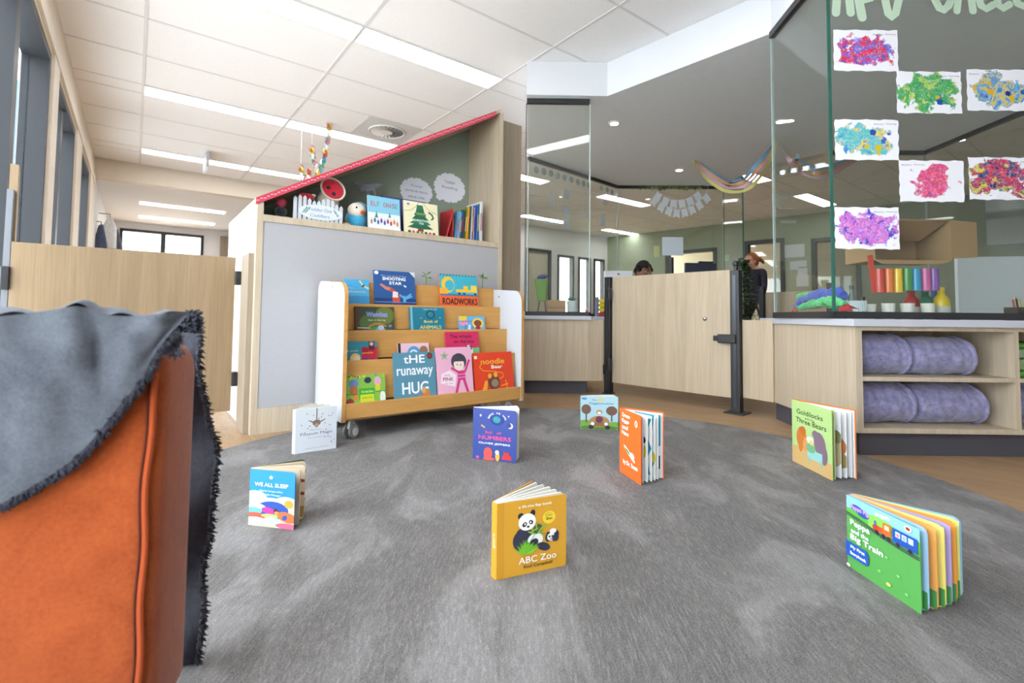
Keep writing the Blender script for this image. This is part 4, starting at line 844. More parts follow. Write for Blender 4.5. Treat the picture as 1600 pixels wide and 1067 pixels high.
sprig(666, 430, 'green leaf sprig between the navy and road works books', 1)
sprig(754, 432, 'green leaf sprig right of the road works book', 3)
# ================================================================== ARMCHAIR AND THROW (near left)
def H2(v): return Vector((v.x, v.y, 0))
CA = H2(DP(246, 800, .60)); CB = H2(DP(303, 800, .735)); CC = H2(DP(-330, 800, .50))
uA = (CC-CA).normalized(); LA = (CC-CA).length; uB = (CB-CA)
CT = .536
ch = thing('armchair', 'orange velvet armchair at the left edge, partly covered by a grey throw', 'armchair', (CA.x, CA.y, 0.0005), math.atan2(-uA.y, -uA.x))
def rounded(P0, P1, P2, P3_, z0, z1, r, mat, mb):
    """block with a rounded vertical corner set and a softened top"""
    pts = []
    for a, b, d in ((P3_, P0, P1), (P0, P1, P2), (P1, P2, P3_), (P2, P3_, P0)):
        e1_ = (a-b).normalized(); e2_ = (d-b).normalized()
        for k in range(5):
            t_ = k/4; pts.append((b+e1_*r*(1-t_)**2+e2_*r*t_**2, b))
    cen = (P0+P1+P2+P3_)/4; n = len(pts); lay = [(z0, 0), (z1-.05, 0)]+[(z1-.05+.05*math.sin(k*PI/10), 1-math.cos(k*PI/10)) for k in range(1, 6)]
    vs = []
    for z, s_ in lay:
        for p, cnr in pts:
            d_ = (cen-p); dn = d_.normalized(); vs.append((p.x+dn.x*s_*.045, p.y+dn.y*s_*.045, z))
    fs = [(i*n+j, i*n+(j+1) % n, (i+1)*n+(j+1) % n, (i+1)*n+j) for i in range(len(lay)-1) for j in range(n)]
    fs += [tuple(range(n-1, -1, -1)), tuple((len(lay)-1)*n+j for j in range(n))]
    mb.add(vs, fs, mat, True)
m = MB(); rounded(CA, CA+uA*LA, CB+uA*LA, CB, .06, CT, .03, ORANGE, m); m.build('back_rest', ch)
m = MB(); rounded(CA+uA*.02-Vector((uB.y, -uB.x, 0)).normalized()*0, CA+uA*LA, CA+uA*LA-uB.normalized()*.0+Vector((.0, -.001, 0)), CA+uA*.02+Vector((.0, -.001, 0)), .06, .07, .0001, ORANGE, m)
# stitched piping along the seam between the front panel and the boxing
pp = []
for k in range(26):
    f = k/25; z = .06+(CT-.045-.06)*f; w_ = .0012*math.sin(f*21)
    q = CA+uA*(.012-.018*max(0, f-.75)*4*.3)-uB.normalized()*(.000+w_*.3)+uA*w_; q2 = q-Vector((uB.x, uB.y, 0)).normalized()*.001; pp.append((q2.x, q2.y, z))
pp.append((pp[-1][0]+uA.x*.02, pp[-1][1]+uA.y*.02, CT-.02))
m = MB().tube(pp, .0035, c('#a9481c', .9), 8); m.build('piping', ch)
m = MB().tube([(x+uA.x*.006, y+uA.y*.006, z) for x, y, z in pp], .0014, c('#5c2410', .9), 6); m.build('seam_stitching', ch)
for fx, fy in ((.04, .3), (.04, .8)):
    for L_ in (.06, LA-.06):
        p = CA+uA*L_+uB*fy; MB().lathe([(.018, 0), (.022, .06)], (p.x, p.y, .0005), c('#3c2a1e', .4), 14).build('leg', ch)
# grey throw thrown over the top: one woven sheet with a charcoal pile underside and shaggy edge
th = thing('throw_blanket', 'grey woven throw with shaggy charcoal edge draped over the orange armchair', 'blanket', (CA.x, CA.y, .05))
def fp(px, py, off=.014):                            # a point just in front of the chair's front panel
    v = VP(px, py, CA, uA); d = (CAM-v).normalized(); return v+d*off
top = [(-330, 486), (-200, 484), (-60, 488), (0, 494), (40, 490), (85, 483), (118, 478), (145, 482), (165, 492), (195, 494), (225, 493), (255, 490), (280, 488), (297, 487)]
bot = [(-330, 900), (-200, 860), (-60, 810), (0, 788), (40, 766), (80, 742), (110, 722), (140, 692), (160, 668), (182, 640), (206, 612), (226, 584), (246, 546), (276, 512)]
def ip(L, f):
    x = f*(len(L)-1); i = min(int(x), len(L)-2); t_ = x-i; return (L[i][0]*(1-t_)+L[i+1][0]*t_, L[i][1]*(1-t_)+L[i+1][1]*t_)
def front(a, b):
    t_ = ip(top, a); q = ip(bot, a); px = t_[0]*(1-b)+q[0]*b; py = t_[1]*(1-b)+q[1]*b
    fold = (.007*math.sin(a*17+b*2.6)+.004*math.sin(a*31-b*6+1)+.004*noise.noise(Vector((a*9, b*4, 0))))*(1-b*.75)
    return fp(px, py, .030+fold*(.4+.6*math.sin(PI*min(1, b+.15)))-.006*b)
def sheet(a, b):
    if b < .0: pass
    return front(a, b)
m = MB(); m.grid(sheet, 110, 34, THROW)
# over the top towards the back, then down behind
def over(a, b):
    p = front(a, 0); back = uB.normalized()
    lift = .010*math.sin(b*PI)+.004*math.sin(a*30+b*5)
    return p+back*(b*.11*(1-.8*a**8))+uA*(.03*b*a**6)+Vector((0, 0, lift*(1-a**6)-.030*b*b))
m.grid(over, 110, 8, THROW)
m.build('woven_face', th)
# hanging flap behind the boxing, seen past the chair's right edge
edge = [(303, 487), (308, 508), (309, 535), (306, 565), (309, 600), (318, 630), (322, 660), (333, 690), (336, 720), (331, 760), (327, 800), (325, 835), (315, 870), (312, 905), (315, 940), (313, 975), (308, 1010), (303, 1045), (300, 1080), (298, 1130)]
def flap(a, b):
    e = ip(edge, b); px = 255*(1-a)+e[0]*a
    return DP(px, e[1], .80+.012*math.sin(b*19+a*2))
m = MB(); m.grid(flap, 12, 60, THROWD, thick=tuple(FW*.008)); m.build('pile_back', th)
# shaggy edge
random.seed(5); m = MB()
def tuft(P_, d, ln, r):
    for k in range(3):
        dd = (d+Vector((random.uniform(-1, 1), random.uniform(-1, 1), random.uniform(-1, 1)))*.75).normalized()
        m.tube([P_, P_+dd*ln*.6, P_+dd*ln*.9+Vector((random.uniform(-1, 1), 0, random.uniform(-1, 0)))*ln*.35], [r, r*.8, r*.3], THROWD, 4, cap=False)
for k in range(430):
    f = .10+.90*k/429; q = ip(bot, f); d = -UP*.8+RI*.55; tuft(front(f, 1)-(CAM-front(f, 1)).normalized()*.004, d, .009, .0019)
for k in range(230):
    f = k/229; tuft(flap(1, f), RI*1.0-UP*.2, .012, .0021)
for k in range(90):                                  # thick knot of fringe at the top corner
    f = random.random(); p = DP(284+20*f, 492+26*random.random(), .72); tuft(p, RI+UP*.6, .012, .0026)
for k in range(60):
    p = fp(250+28*random.random(), 505+45*random.random(), .012); tuft(p, -UP+RI, .010, .002)
o = m.build('shaggy_fringe', th); o['kind'] = 'stuff'

# ================================================================== THINGS IN THE HOUSE BOOKCASE
SHZ = 1.0512
def ledge_book(label, x0, x1, yt, y, items, cover, T=.012, tilt=7, lean=0):
    return face_book(label, (x0, x1, yt), y, items, cover, SHZ, T=T, tilt=tilt, lean=lean)
el = [('r', 0, .45, 1, 1, '#8fd0e8'), ('r', 0, 0, 1, .5, '#e9f2f6')]
for k, (ch_, cc) in enumerate(zip('ELF CHASE', ('#d8364a', '#d8364a', '#6a9c8c', '', '#d8364a', '#c0283c', '#d8364a', '#8a5a9c', '#6a9c8c'))):
    if ch_ != ' ': el.append(('t', ch_, .09+.095*k, .09+.095*k+.07, .70, .14, cc, .002))
for k in range(9): x = .1+.1*k; el += [('e', x, .22+.05*(k % 2), .035, .07, random.choice(('#c8384a', '#3f8a6c', '#4a6ab0', '#e08a3c', '#8a4a9c'))), ('e', x, .32+.05*(k % 2), .02, .03, '#f0d0b8')]
el += [('p', [(.2, .35), (.3, .35), (.25, .55)], '#3f8a6c'), ('p', [(.62, .40), (.70, .40), (.66, .56)], '#3f8a6c'), ('e', .5, .05, .6, .08, '#ffffff')]
ledge_book('pale blue elf chase picture book facing out on the house shelf', 575, 625, 308, 2.68, el, '#cfe6f0')
tr_ = [('r', 0, 0, 1, 1, '#f3ecc4'), ('p', [(.38, .10), (.56, .10), (.54, .25), (.40, .25)], '#a03a2c')]
for k in range(5): y = .20+.13*k; w = .38-.065*k; tr_.append(('p', [(.47-w, y), (.47, y-.03), (.47+w, y), (.47+.08, y+.19), (.47-.08, y+.19)], '#2c7a58' if k % 2 else '#246a4c'))
tr_ += [('e', .47, .83, .10, .05, '#2c7a58'), ('t', 'STUCK UP THE', .36, .60, .62, .04, '#d8c04c', .002), ('t', 'CHRISTMAS', .24, .76, .40, .065, '#cfe6dc', .004), ('t', 'TREE', .42, .56, .32, .05, '#cfe6dc', .003), ('l', [(.0, .68), (.2, .72), (.36, .86), (.42, .97)], .006, '#a88a5c'), ('l', [(.98, .70), (.78, .76), (.62, .90), (.57, .97)], .006, '#a88a5c'), ('e', .13, .9, .04, .04, '#7a9cc0'), ('l', [(.72, .72), (.82, .66), (.86, .56), (.80, .50)], .022, '#246a4c')]
for k in range(7): tr_.append(('e', .14+.12*k, .06, .045, .05, ('#5a3a3a', '#d86a8a', '#8a4a5c', '#6c9a5c')[k % 4]))
ledge_book('cream Christmas tree picture book facing out on the house shelf', 631, 684, 316, 2.69, tr_, '#f3ecc4')
p = YP(600, 310, 2.80); q = YP(666, 310, 2.80)
t = ledge_book('wide navy picture book standing behind the two facing-out books', 597, 667, 310, 2.80, [('t', 'Songs', .52, .70, .82, .09, '#dfe4f4', .002), ('r', .55, .05, .75, .4, '#8a6a5c')], '#3a3f86', T=.01)
# upright row
sp = [('#c8242c', .215, 0, .030), ('#d23a40', .21, 0, .004), ('#6aa6d4', .200, 7, .005), ('#8fb8dc', .205, 6, .006), ('#b7c6d8', .19, 5, .006), ('#2f9c9a', .20, 5, .007), ('#3c4c86', .215, 4, .006), ('#7a4a3c', .21, 4, .005), ('#5f9c34', .235, 5, .006), ('#e8a42c', .24, 4, .009), ('#d8742c', .245, 3, .004), ('#2c6a5c', .25, 3, .008), ('#d8d4dc', .25, 2, .005), ('#8a3c34', .24, 2, .004), ('#e0e0e6', .245, 2, .005), ('#2f54b8', .26, 2, .009), ('#6fa8e0', .27, 1, .005), ('#1f6a6c', .275, 1, .007), ('#e9e9ec', .29, 0, .010), ('#f2f2f4', .292, 0, .005)]
x = YP(687, 360, 2.72).x+.03
names = ['red', 'thin scarlet', 'light blue', 'pale blue', 'grey-blue', 'turquoise', 'indigo', 'brown', 'leaf green', 'orange-yellow', 'thin orange', 'dark green', 'pale grey', 'maroon', 'off-white', 'royal blue', 'sky blue', 'deep teal', 'thick white', 'thin white']
for k, ((col, hgt, ln, tk), nm) in enumerate(zip(sp, names)):
    hgt *= .95; a = math.radians(ln); 
    if k == 0:
        t = thing('picture_book', 'red picture book leaning at the left end of the upright row', 'book', (x, 2.70, SHZ), 0, 'upright picture books in the house bookcase'); t.rotation_euler = (0, math.radians(14), math.radians(-22)); th_ = .008; hgt = .17
    else:
        t = thing('picture_book', '%s book spine in the upright row, number %s from the row\'s right end' % (nm, ('one two three four five six seven eight nine ten eleven twelve thirteen fourteen fifteen sixteen seventeen eighteen nineteen'.split())[19-k]), 'book', (x, 2.70+.004*(k % 3), SHZ), 0, 'upright picture books in the house bookcase'); t.rotation_euler = (0, a, 0); th_ = tk
    Dp = .17 if k else .15; cm = c(col, .4, .4)
    MB().box((0, 0, 0), (th_*.2, Dp, hgt), cm).box((th_*.8, 0, 0), (th_, Dp, hgt), cm).box((th_*.2, 0, 0), (th_*.8, .0015, hgt), cm).build('cover', t, False)
    MB().box((th_*.22, .002, .002), (th_*.78, Dp-.003, hgt-.003), c('#e9e4da', .8)).build('pages', t, False)
    if k > 0:
        m = MB(); m.box((th_*.25, -.0006, hgt*.3), (th_*.75, -.0001, hgt*.72), c(('#ffffff', '#f0d04a', '#c83c4c', '#2b2b33')[k % 4])); m.build('spine_label', t, False)
    if k == 0: x += .055
    else: x += th_+.0016+(.013 if k in (1,) else .004 if k < 9 else .0042)
# speech-bubble labels on the sage back panel
def bubble(px0, px1, py0, py1, lines, label):
    a = YP(px0, py1, 2.995); b = YP(px1, py0, 2.995); cx, cz, rx, rz_ = (a.x+b.x)/2, (a.z+b.z)/2, (b.x-a.x)/2, (b.z-a.z)/2
    t = thing('paper_label', label, 'sign', (cx, 2.998, cz), group=None); pts = []
    for k in range(64):
        an_ = 2*PI*k/64; s_ = 1+.045*math.sin(k*2.4)+.03*math.sin(k*5.1)
        if 38 < k < 43: s_ += .16
        pts.append((cx+rx*s_*math.cos(an_), 2.9985, cz+rz_*s_*math.sin(an_)))
    MB().prism(pts, (0, -.0015, 0), c('#e8e9f2')).build('card', t)
    m = MB()
    for k, (s_, w_) in enumerate(lines): put_text(m, s_, (cx-rx*w_, 2.9965, cz+rz_*(.28-.40*k)), (1, 0, 0), (0, 0, 1), 2*rx*w_, rz_*.22, c('#6f7090'))
    m.build('lettering', t)
bubble(625, 676, 283, 316, [('Cosy', .35), ('stories & rhymes', .7), ('one at a time', .5)], 'white scalloped speech-bubble sign, left one on the sage back panel')
bubble(678, 727, 276, 312, [('Toddler', .35), ('Reading', .5)], 'white scalloped speech-bubble sign, right one on the sage back panel')
# picket fence sign
a = YP(457, 338, 2.66); b = YP(536, 345, 2.66); fx0, fx1 = a.x, b.x
t = thing('picket_fence_sign', 'white picket fence sign at the left of the house shelf', 'sign', ((fx0+fx1)/2, 2.66, SHZ)); n = 11; w = (fx1-fx0)/n
m = MB()
for k in range(n):
    x0 = fx0+w*k+w*.12; x1 = fx0+w*(k+1)-w*.12; zt = SHZ+.115+.012*math.sin(k*1.1)+.03*(k < 9)*.3; m.prism([(x0, 2.66, SHZ), (x1, 2.66, SHZ), (x1, 2.66, zt-.012), ((x0+x1)/2, 2.66, zt), (x0, 2.66, zt-.012)], (0, .004, 0), M_WHITEP)
m.build('picket', t)
m = MB(); pts = []
for k in range(40):
    an_ = 2*PI*k/40; pts.append(((fx0+fx1)/2+.012+(fx1-fx0)*.44*math.cos(an_)*(1+.03*math.sin(k*3)), 2.659, SHZ+.052+.040*math.sin(an_)*(1+.04*math.sin(k*2.7))))
MB().prism(pts, (0, -.0015, 0), c('#dfe6f2')).build('name_plate', t)
put_text(m, 'Toddler One', (fx0+.075, 2.6565, SHZ+.056), (1, 0, 0), (0, 0, 1), .12, .018, c('#7f98b4')); put_text(m, 'Cuddlers', (fx0+.085, 2.6565, SHZ+.026), (1, 0, 0), (0, 0, 1), .10, .016, c('#7f98b4')); m.build('lettering', t)
m = MB()
for s_, x_ in ((1, fx0+.05), (1, fx0+.062), (-1, fx1-.03)):
    for k in range(4): m.ell((x_+.006*k*s_, 2.6568, SHZ+.045+.008*k), (.003, .0004, .007), c('#6f9a84'), 8, 5, Matrix.Rotation(.7*(-1)**k, 3, 'Y'))
m.build('leaf_motif', t)
# soft toys
RED, BLKS = fabric('red_plush', '#c41f34', '#dc3548', 90, .4, 20), fabric('black_plush', '#25252b', '#3a3a42', 90, .4, 20)
CRM, BLUP, GRYP = fabric('cream_plush', '#cfc3ae', '#e6dccb', 90, .4, 20), fabric('blue_plush', '#2f8fb8', '#4fb0d4', 90, .4, 20), fabric('grey_plush', '#5c5c66', '#7c7a82', 90, .4, 20)
p = YP(515, 300, 2.76)
t = thing('ladybird_toy', 'red and black ladybird soft toy with white edging behind the fence sign', 'soft toy', (p.x, 2.76, SHZ))
m = MB().ell((p.x, 2.79, p.z-.055), (.060, .05, .075), CRM, 20, 14); m.build('body', t)
m = MB().ell((p.x+.01, 2.735, p.z+.012), (.062, .022, .052), RED, 24, 14, Matrix.Rotation(.5, 3, 'Y')); m.build('wing', t)
pts = [(p.x+.01+.066*math.cos(a)*math.cos(.5)+.056*math.sin(a)*math.sin(.5), 2.732, p.z+.012-.066*math.cos(a)*math.sin(.5)+.056*math.sin(a)*math.cos(.5)) for a in [2*PI*k/32 for k in range(33)]]
MB().tube(pts, .006, CRM, 8).build('wing_trim', t)
m = MB()
for dx, dz in ((-.028, .002), (.0, -.028)): m.ell((p.x+.01+dx, 2.718, p.z+.012+dz), (.013, .008, .011), BLKS, 12, 8)
m.build('spot', t)
p = YP(480, 308, 2.72)
t = thing('ladybird_toy', 'small red soft toy peeking over the left of the fence sign', 'soft toy', (p.x, 2.75, SHZ))
MB().ell((p.x, 2.75, p.z-.045), (.05, .04, .065), BLKS, 18, 12).build('body', t)
MB().ell((p.x-.005, 2.715, p.z), (.042, .018, .020), RED, 18, 10).build('wing', t); MB().ell((p.x+.03, 2.712, p.z+.012), (.012, .008, .008), CRM, 12, 8).build('eye', t)
p = YP(441, 316, 2.72)
t = thing('ball', 'pink ball in the low left corner of the house shelf', 'ball', (p.x, 2.74, SHZ)); MB().ell((p.x, 2.74, p.z), (.026, .026, .026), c('#e0506c', .5), 20, 14).build('ball_skin', t)
m = MB().ell((p.x, 2.74, p.z-.045), (.03, .03, .025), BLKS, 16, 10); m.build('base_cushion', t)
p = YP(560, 320, 2.74)
t = thing('plush_bird', 'round plain plush with blue body and cream face beside the blue book', 'soft toy', (p.x, 2.76, SHZ))
m = MB().ell((p.x, 2.77, SHZ+.058), (.062, .055, .062), BLUP, 24, 16); m.build('body', t)
MB().ell((p.x-.006, 2.745, SHZ+.108), (.052, .042, .045), CRM, 24, 14).build('head', t)
MB().ell((p.x+.018, 2.765, SHZ+.126), (.046, .04, .038), BLUP, 20, 12).build('hood', t)
m = MB()
for dx in (-.030, .03): m.ell((p.x+dx, 2.755, SHZ+.012), (.018, .028, .012), CRM, 14, 8)
m.build('foot', t)
MB().lathe([(.013, 0), (.011, .006), (.002, .02)], (p.x+.012, 2.705, SHZ+.095), c('#d8672c', .6), 14, (0, -1, 0)).build('beak', t)
m = MB().lathe([(.011, 0), (.009, .003)], (p.x-.022, 2.708, SHZ+.118), c('#f4f4f4', .3), 14, (-.3, -1, 0)); m.lathe([(.006, .003), (.004, .005)], (p.x-.022, 2.708, SHZ+.118), c('#1c1c22', .2), 12, (-.3, -1, 0)); m.build('eye', t)
p = YP(572, 293, 2.86)
t = thing('plush_animal', 'dark grey long-eared soft toy lying behind the blue plush', 'soft toy', (p.x, 2.88, SHZ))
m = MB().ell((p.x-.02, 2.89, SHZ+.075), (.07, .05, .10), GRYP, 20, 14); m.build('body', t)
m = MB(); m.tube([(p.x-.03, 2.87, p.z-.01), (p.x+.015, 2.85, p.z+.0), (p.x+.06, 2.84, p.z+.018), (p.x+.095, 2.84, p.z+.030)], [.022, .02, .016, .004], GRYP, 10); m.build('ear', t)
m = MB(); m.tube([(p.x-.02, 2.87, p.z-.005), (p.x-.055, 2.85, p.z+.012), (p.x-.09, 2.84, p.z+.012)], [.018, .018, .006], GRYP, 10); m.build('ear', t)
m = MB(); m.tube([(p.x+.0, 2.85, p.z-.02), (p.x+.04, 2.83, p.z-.010), (p.x+.05, 2.83, p.z-.05)], [.016, .014, .004], GRYP, 10); m.build('ear', t)
t = thing('wooden_toy', 'small round wooden toy between the fence sign and blue plush', 'toy', (YP(541, 345, 2.69).x, 2.69, SHZ)); x_ = YP(541, 345, 2.69).x
MB().lathe([(.02, 0), (.024, .008), (.02, .018), (.004, .02)], (x_, 2.69, SHZ), c('#d2a468', .5), 18).build('disc', t); MB().lathe([(.006, .02), (.007, .026), (.001, .03)], (x_, 2.69, SHZ), c('#8a5a34', .5), 12).build('knob', t)

# paper chains hanging from the ceiling behind the house
PC = ['#e86a6a', '#f2c83c', '#5aa8d8', '#f4f4f4', '#6ab88c', '#f0a0b4', '#8fd0e0', '#f4f4f4', '#e8d040']
def chain(path, label, n):
    p0 = path[0]; t = thing('paper_chain', label, 'paper chain', (p0.x, p0.y, p0.z-.02), group=None); L = len(path)-1
    for k in range(n):
        f = k/(n-1)*L; i = min(int(f), L-1); p = path[i].lerp(path[i+1], f-i)
        a = (k % 2)*PI/2+.3*math.sin(k*1.7); m = MB(); R_ = .034; pts = []
        u = Vector((math.cos(a), math.sin(a), .0)); w = Vector((0, 0, 1)); nn = u.cross(w)
        V = []; 
        for j in range(14): an_ = 2*PI*j/14; V += [p+(u*math.cos(an_)*.8+w*math.sin(an_))*R_+nn*.012, p+(u*math.cos(an_)*.8+w*math.sin(an_))*R_-nn*.012]
        m.add(V, [(2*j, 2*((j+1) % 14), 2*((j+1) % 14)+1, 2*j+1) for j in range(14)], c(PC[k % len(PC)], .6), True); m.build('paper_ring', t)
    MB().tube([p0, (p0.x, p0.y, CE-.001)], .0015, M_WHITE, 5).build('string', t)
b0 = Z(514, 192, CE); s0 = b0.y
def hang(t_, p):
    MB().tube([p, (p.x, p.y, CE-.001)], .0015, M_WHITE, 5).build('string', t_)
def cp(px, py, dy=0): v = YP(px, py, s0+dy); return v
chain([cp(515, 194), cp(512, 222), cp(507, 248), cp(500, 268), cp(492, 284)], 'paper chain of coloured rings hanging from the ceiling, longest right one', 22)
chain([cp(487, 232, .2), cp(489, 248, .2), cp(495, 262, .2), cp(502, 278, .2)], 'middle paper chain of coloured rings above the sloping roof', 12)
chain([cp(470, 262, .3), cp(471, 275, .3), cp(480, 284, .3), cp(483, 268, .3)], 'leftmost short paper chain of coloured rings above the sloping roof', 10)

# ================================================================== PAINTINGS ON THE GLASS
def paint_mat(name, cols, seed, spread=(.42, .38), thr=.5, scale=3.2, warp=.5, cen=(.5, .5), marks=0.0):
    m, t, b = base(name, .65, .2)
    g = coords(t, (1, 1, 1), 'Generated'); sep = t.nodes.new('ShaderNodeSeparateXYZ'); t.links.new(g, sep.inputs[0])
    mp = t.nodes.new('ShaderNodeMapping'); mp.inputs['Location'].default_value = (seed*3.1, seed*1.7, seed); mp.inputs['Scale'].default_value = (1.4, 1, 1); t.links.new(g, mp.inputs[0])
    v = mp.outputs[0]
    n1 = noi(t, v, scale*.9, 3, .6, .3); n2 = noi(t, v, scale*1.15, 5, .55, .9); n3 = noi(t, v, scale*4.5, 5, .75, 1.2)
    def M_(op, a, b_=None, c_=None):
        q = t.nodes.new('ShaderNodeMath'); q.operation = op
        for i, x in enumerate((a, b_, c_)):
            if x is None: continue
            if isinstance(x, (int, float)): q.inputs[i].default_value = x
            else: t.links.new(x, q.inputs[i])
        return q.outputs[0]
    dx = M_('DIVIDE', M_('SUBTRACT', sep.outputs[0], cen[0]), spread[0]); dz = M_('DIVIDE', M_('SUBTRACT', sep.outputs[2], cen[1]), spread[1])
    d2 = M_('ADD', M_('MULTIPLY', dx, dx), M_('MULTIPLY', dz, dz))
    k = M_('SUBTRACT', M_('ADD', M_('MULTIPLY', n1, 1.7), M_('MULTIPLY', n3, .35)), M_('ADD', M_('MULTIPLY', d2, thr*.75), .18))
    mask = ramp(t, k, [(.40, (0, 0, 0, 1)), (.47, (1, 1, 1, 1))])
    st = [(.34+.32*i/(len(cols)-1), hx(x)) for i, x in enumerate(cols)]
    colr = ramp(t, n2, st); colr = mix(t, ramp(t, n3, [(.5, (0, 0, 0, 1)), (.72, (.6, .6, .6, 1))]), colr, hx('#f6f4fa'))
    f = mix(t, mask, hx('#f1f1f7'), colr); t.links.new(f, b.inputs['Base Color']); return m
ART = [(1303, 47, 1402, 111, ['#3c3c9c', '#7a4ac0', '#c83c5c', '#e8304c', '#8a5ad0', '#5a6ab8', '#a07ad8'], 1, 'purple and red sponge painting, top left on the glass', (.44, .36), .62),
       (1402, 112, 1501, 177, ['#2f6ac0', '#2f9c4c', '#4fb05c', '#3c9c5a', '#c8d85a', '#6ab87a'], 2, 'green sponge painting with a blue blot, second row on the glass', (.46, .42), .55),
       (1512, 109, 1612, 173, ['#1f6ac0', '#4aa8e0', '#e8c82c', '#2f8ad0', '#6ab8e0', '#3c5cb0'], 3, 'painting of scattered blue and yellow spots at the right edge', (.55, .5), .95),
       (1305, 187, 1403, 250, ['#2f8ac8', '#4fb0c8', '#6ac8b0', '#5ab0d8', '#f0d82c', '#2f5ad0'], 4, 'turquoise cloud painting with yellow blots, left column on the glass', (.40, .34), .55),
       (1406, 251, 1505, 315, ['#8a3c8c', '#e83c6c', '#d05aa0', '#f0506c', '#c84a8c', '#e8703c'], 5, 'pink and crimson painting, third row beside the dark colourful one', (.36, .36), .55),
       (1515, 246, 1614, 312, ['#2f2f4c', '#3c5c8c', '#e8304c', '#5a3c6c', '#e8d02c', '#4a8ca0'], 6, 'dark multicoloured painting at the right edge, third row', (.46, .40), .5),
       (1305, 324, 1404, 389, ['#3c2fb0', '#6a4ad0', '#e87ac0', '#a06ae0', '#f08ac8', '#5a3cc0'], 7, 'violet and pink painting, lowest sheet in the left column', (.44, .38), .5)]
PQ = Vector((C4[0], C4[1], 0))-W2*.008
for (x0, y0, x1, y1, cols, sd, lb, sp_, th_) in ART:
    a = VP(x0, y1, PQ, D2); b = VP(x0+ (x1-x0), y0, PQ, D2); u = (H2(b)-H2(a)); w = u.length
    za = (VP(x0, y1, PQ, D2).z+VP(x1, y1, PQ, D2).z)/2; zb = (VP(x0, y0, PQ, D2).z+VP(x1, y0, PQ, D2).z)/2; h = zb-za
    t = thing('childs_painting', lb, 'painting', (a.x, a.y, za), math.atan2(D2.y, D2.x), 'sponge paintings taped to the glass')
    pts = []
    rr_ = random.Random(sd); wv = lambda s_: .0022*math.sin(s_*19+sd)+.0012*math.sin(s_*41+sd*2)
    for k in range(14): pts.append((w*k/14, 0, wv(k/14)))
    for k in range(10): pts.append((w+wv(k/10+.3), 0, h*k/10))
    for k in range(14): pts.append((w-w*k/14, 0, h+wv(k/14+.7)))
    for k in range(10): pts.append((wv(k/10+.9), 0, h-h*k/10))
    MB().prism(pts, (0, -.0006, 0), paint_mat('painting_%d' % sd, cols, sd, sp_, th_)).build('sheet', t, False)
    lx = .62*w if sd in (1, 2, 4, 6, 7) else .04*w
    m = MB(); put_text(m, 'Angela', (lx+.04*w, -.0012, h*.93), (1, 0, 0), (0, 0, 1), w*.14, h*.03, c('#4a4a4a')) if False else None
    put_text(m, 'Bottom', (lx, -.0012, h*.875), (1, 0, 0), (0, 0, 1), w*.15, h*.03, c('#4a4a4a')); put_text(m, 'Painting', (lx+.19*w, -.0012, h*.875), (1, 0, 0), (0, 0, 1), w*.16, h*.035, c('#4a4a4a')); m.build('handwriting', t, False)
    if sd in (2, 4, 3):
        m = MB()
        for (ex, ez, er, col) in {2: [(.66, .27, .05, '#1f5ac0'), (.63, .38, .035, '#e8c82c')], 4: [(.68, .30, .055, '#f0d020'), (.5, .33, .04, '#e8d83c'), (.68, .16, .03, '#f0d020'), (.76, .46, .04, '#3c7ad8'), (.60, .68, .05, '#1f5ac8')], 3: [(.36, .45, .05, '#f0c020'), (.34, .66, .03, '#f0c020'), (.12, .55, .03, '#f0c020'), (.68, .30, .045, '#f0c820'), (.62, .42, .04, '#1f3c9c'), (.85, .45, .04, '#1f6ac8'), (.5, .5, .035, '#3c9ad8')]}[sd]:
            m.add([(ex*w+er*w*(1+.18*math.sin(j*2.3))*math.cos(2*PI*j/14), -.0011, ez*h+er*w*(1+.18*math.sin(j*1.7))*math.sin(2*PI*j/14)) for j in range(14)], [tuple(range(14))], c(col))
        m.build('paint_blot', t, False)
# sign writing across the top of the glass (brush lettering)
t = thing('glass_lettering', 'large pale green brush lettering across the top of the glass above the paintings', 'lettering', tuple(VP(1303, 25, PQ, D2)), 0)
MINT = c('#d3ecd2', .5)
def stroke(pts, r):
    m = MB(); P_ = [VP(x_, y_, PQ, D2) for x_, y_ in pts]; V = []; rr = []
    k = len(P_); out = []; inn = []
    for i, p in enumerate(P_):
        d = (P_[min(i+1, k-1)]-P_[max(i-1, 0)]).normalized(); s_ = W2.cross(d)*r*.0042*1.0
        out.append(p+s_); inn.append(p-s_)
    e = P_[-1]; d = (P_[-1]-P_[-2]).normalized(); s0_ = W2.cross(d)*r*.0042; cap = [e+s0_*math.cos(a)+d*r*.0042*math.sin(a) for a in [PI*j/8 for j in range(1, 8)]]
    ring_ = out+cap+inn[::-1]; V = ring_+[p-W2*.0008 for p in ring_]; n = len(ring_)
    F = [(i, i+1, 2*k+7-2-i, 2*k+7-1-i) for i in range(k-1)]+[tuple(range(k-1, k+8))]
    F += [tuple(n+j for j in reversed(f)) for f in F]+[(i, (i+1) % n, n+(i+1) % n, n+i) for i in range(n)]
    m.add(V, F, MINT); m.build('brush_stroke', t)
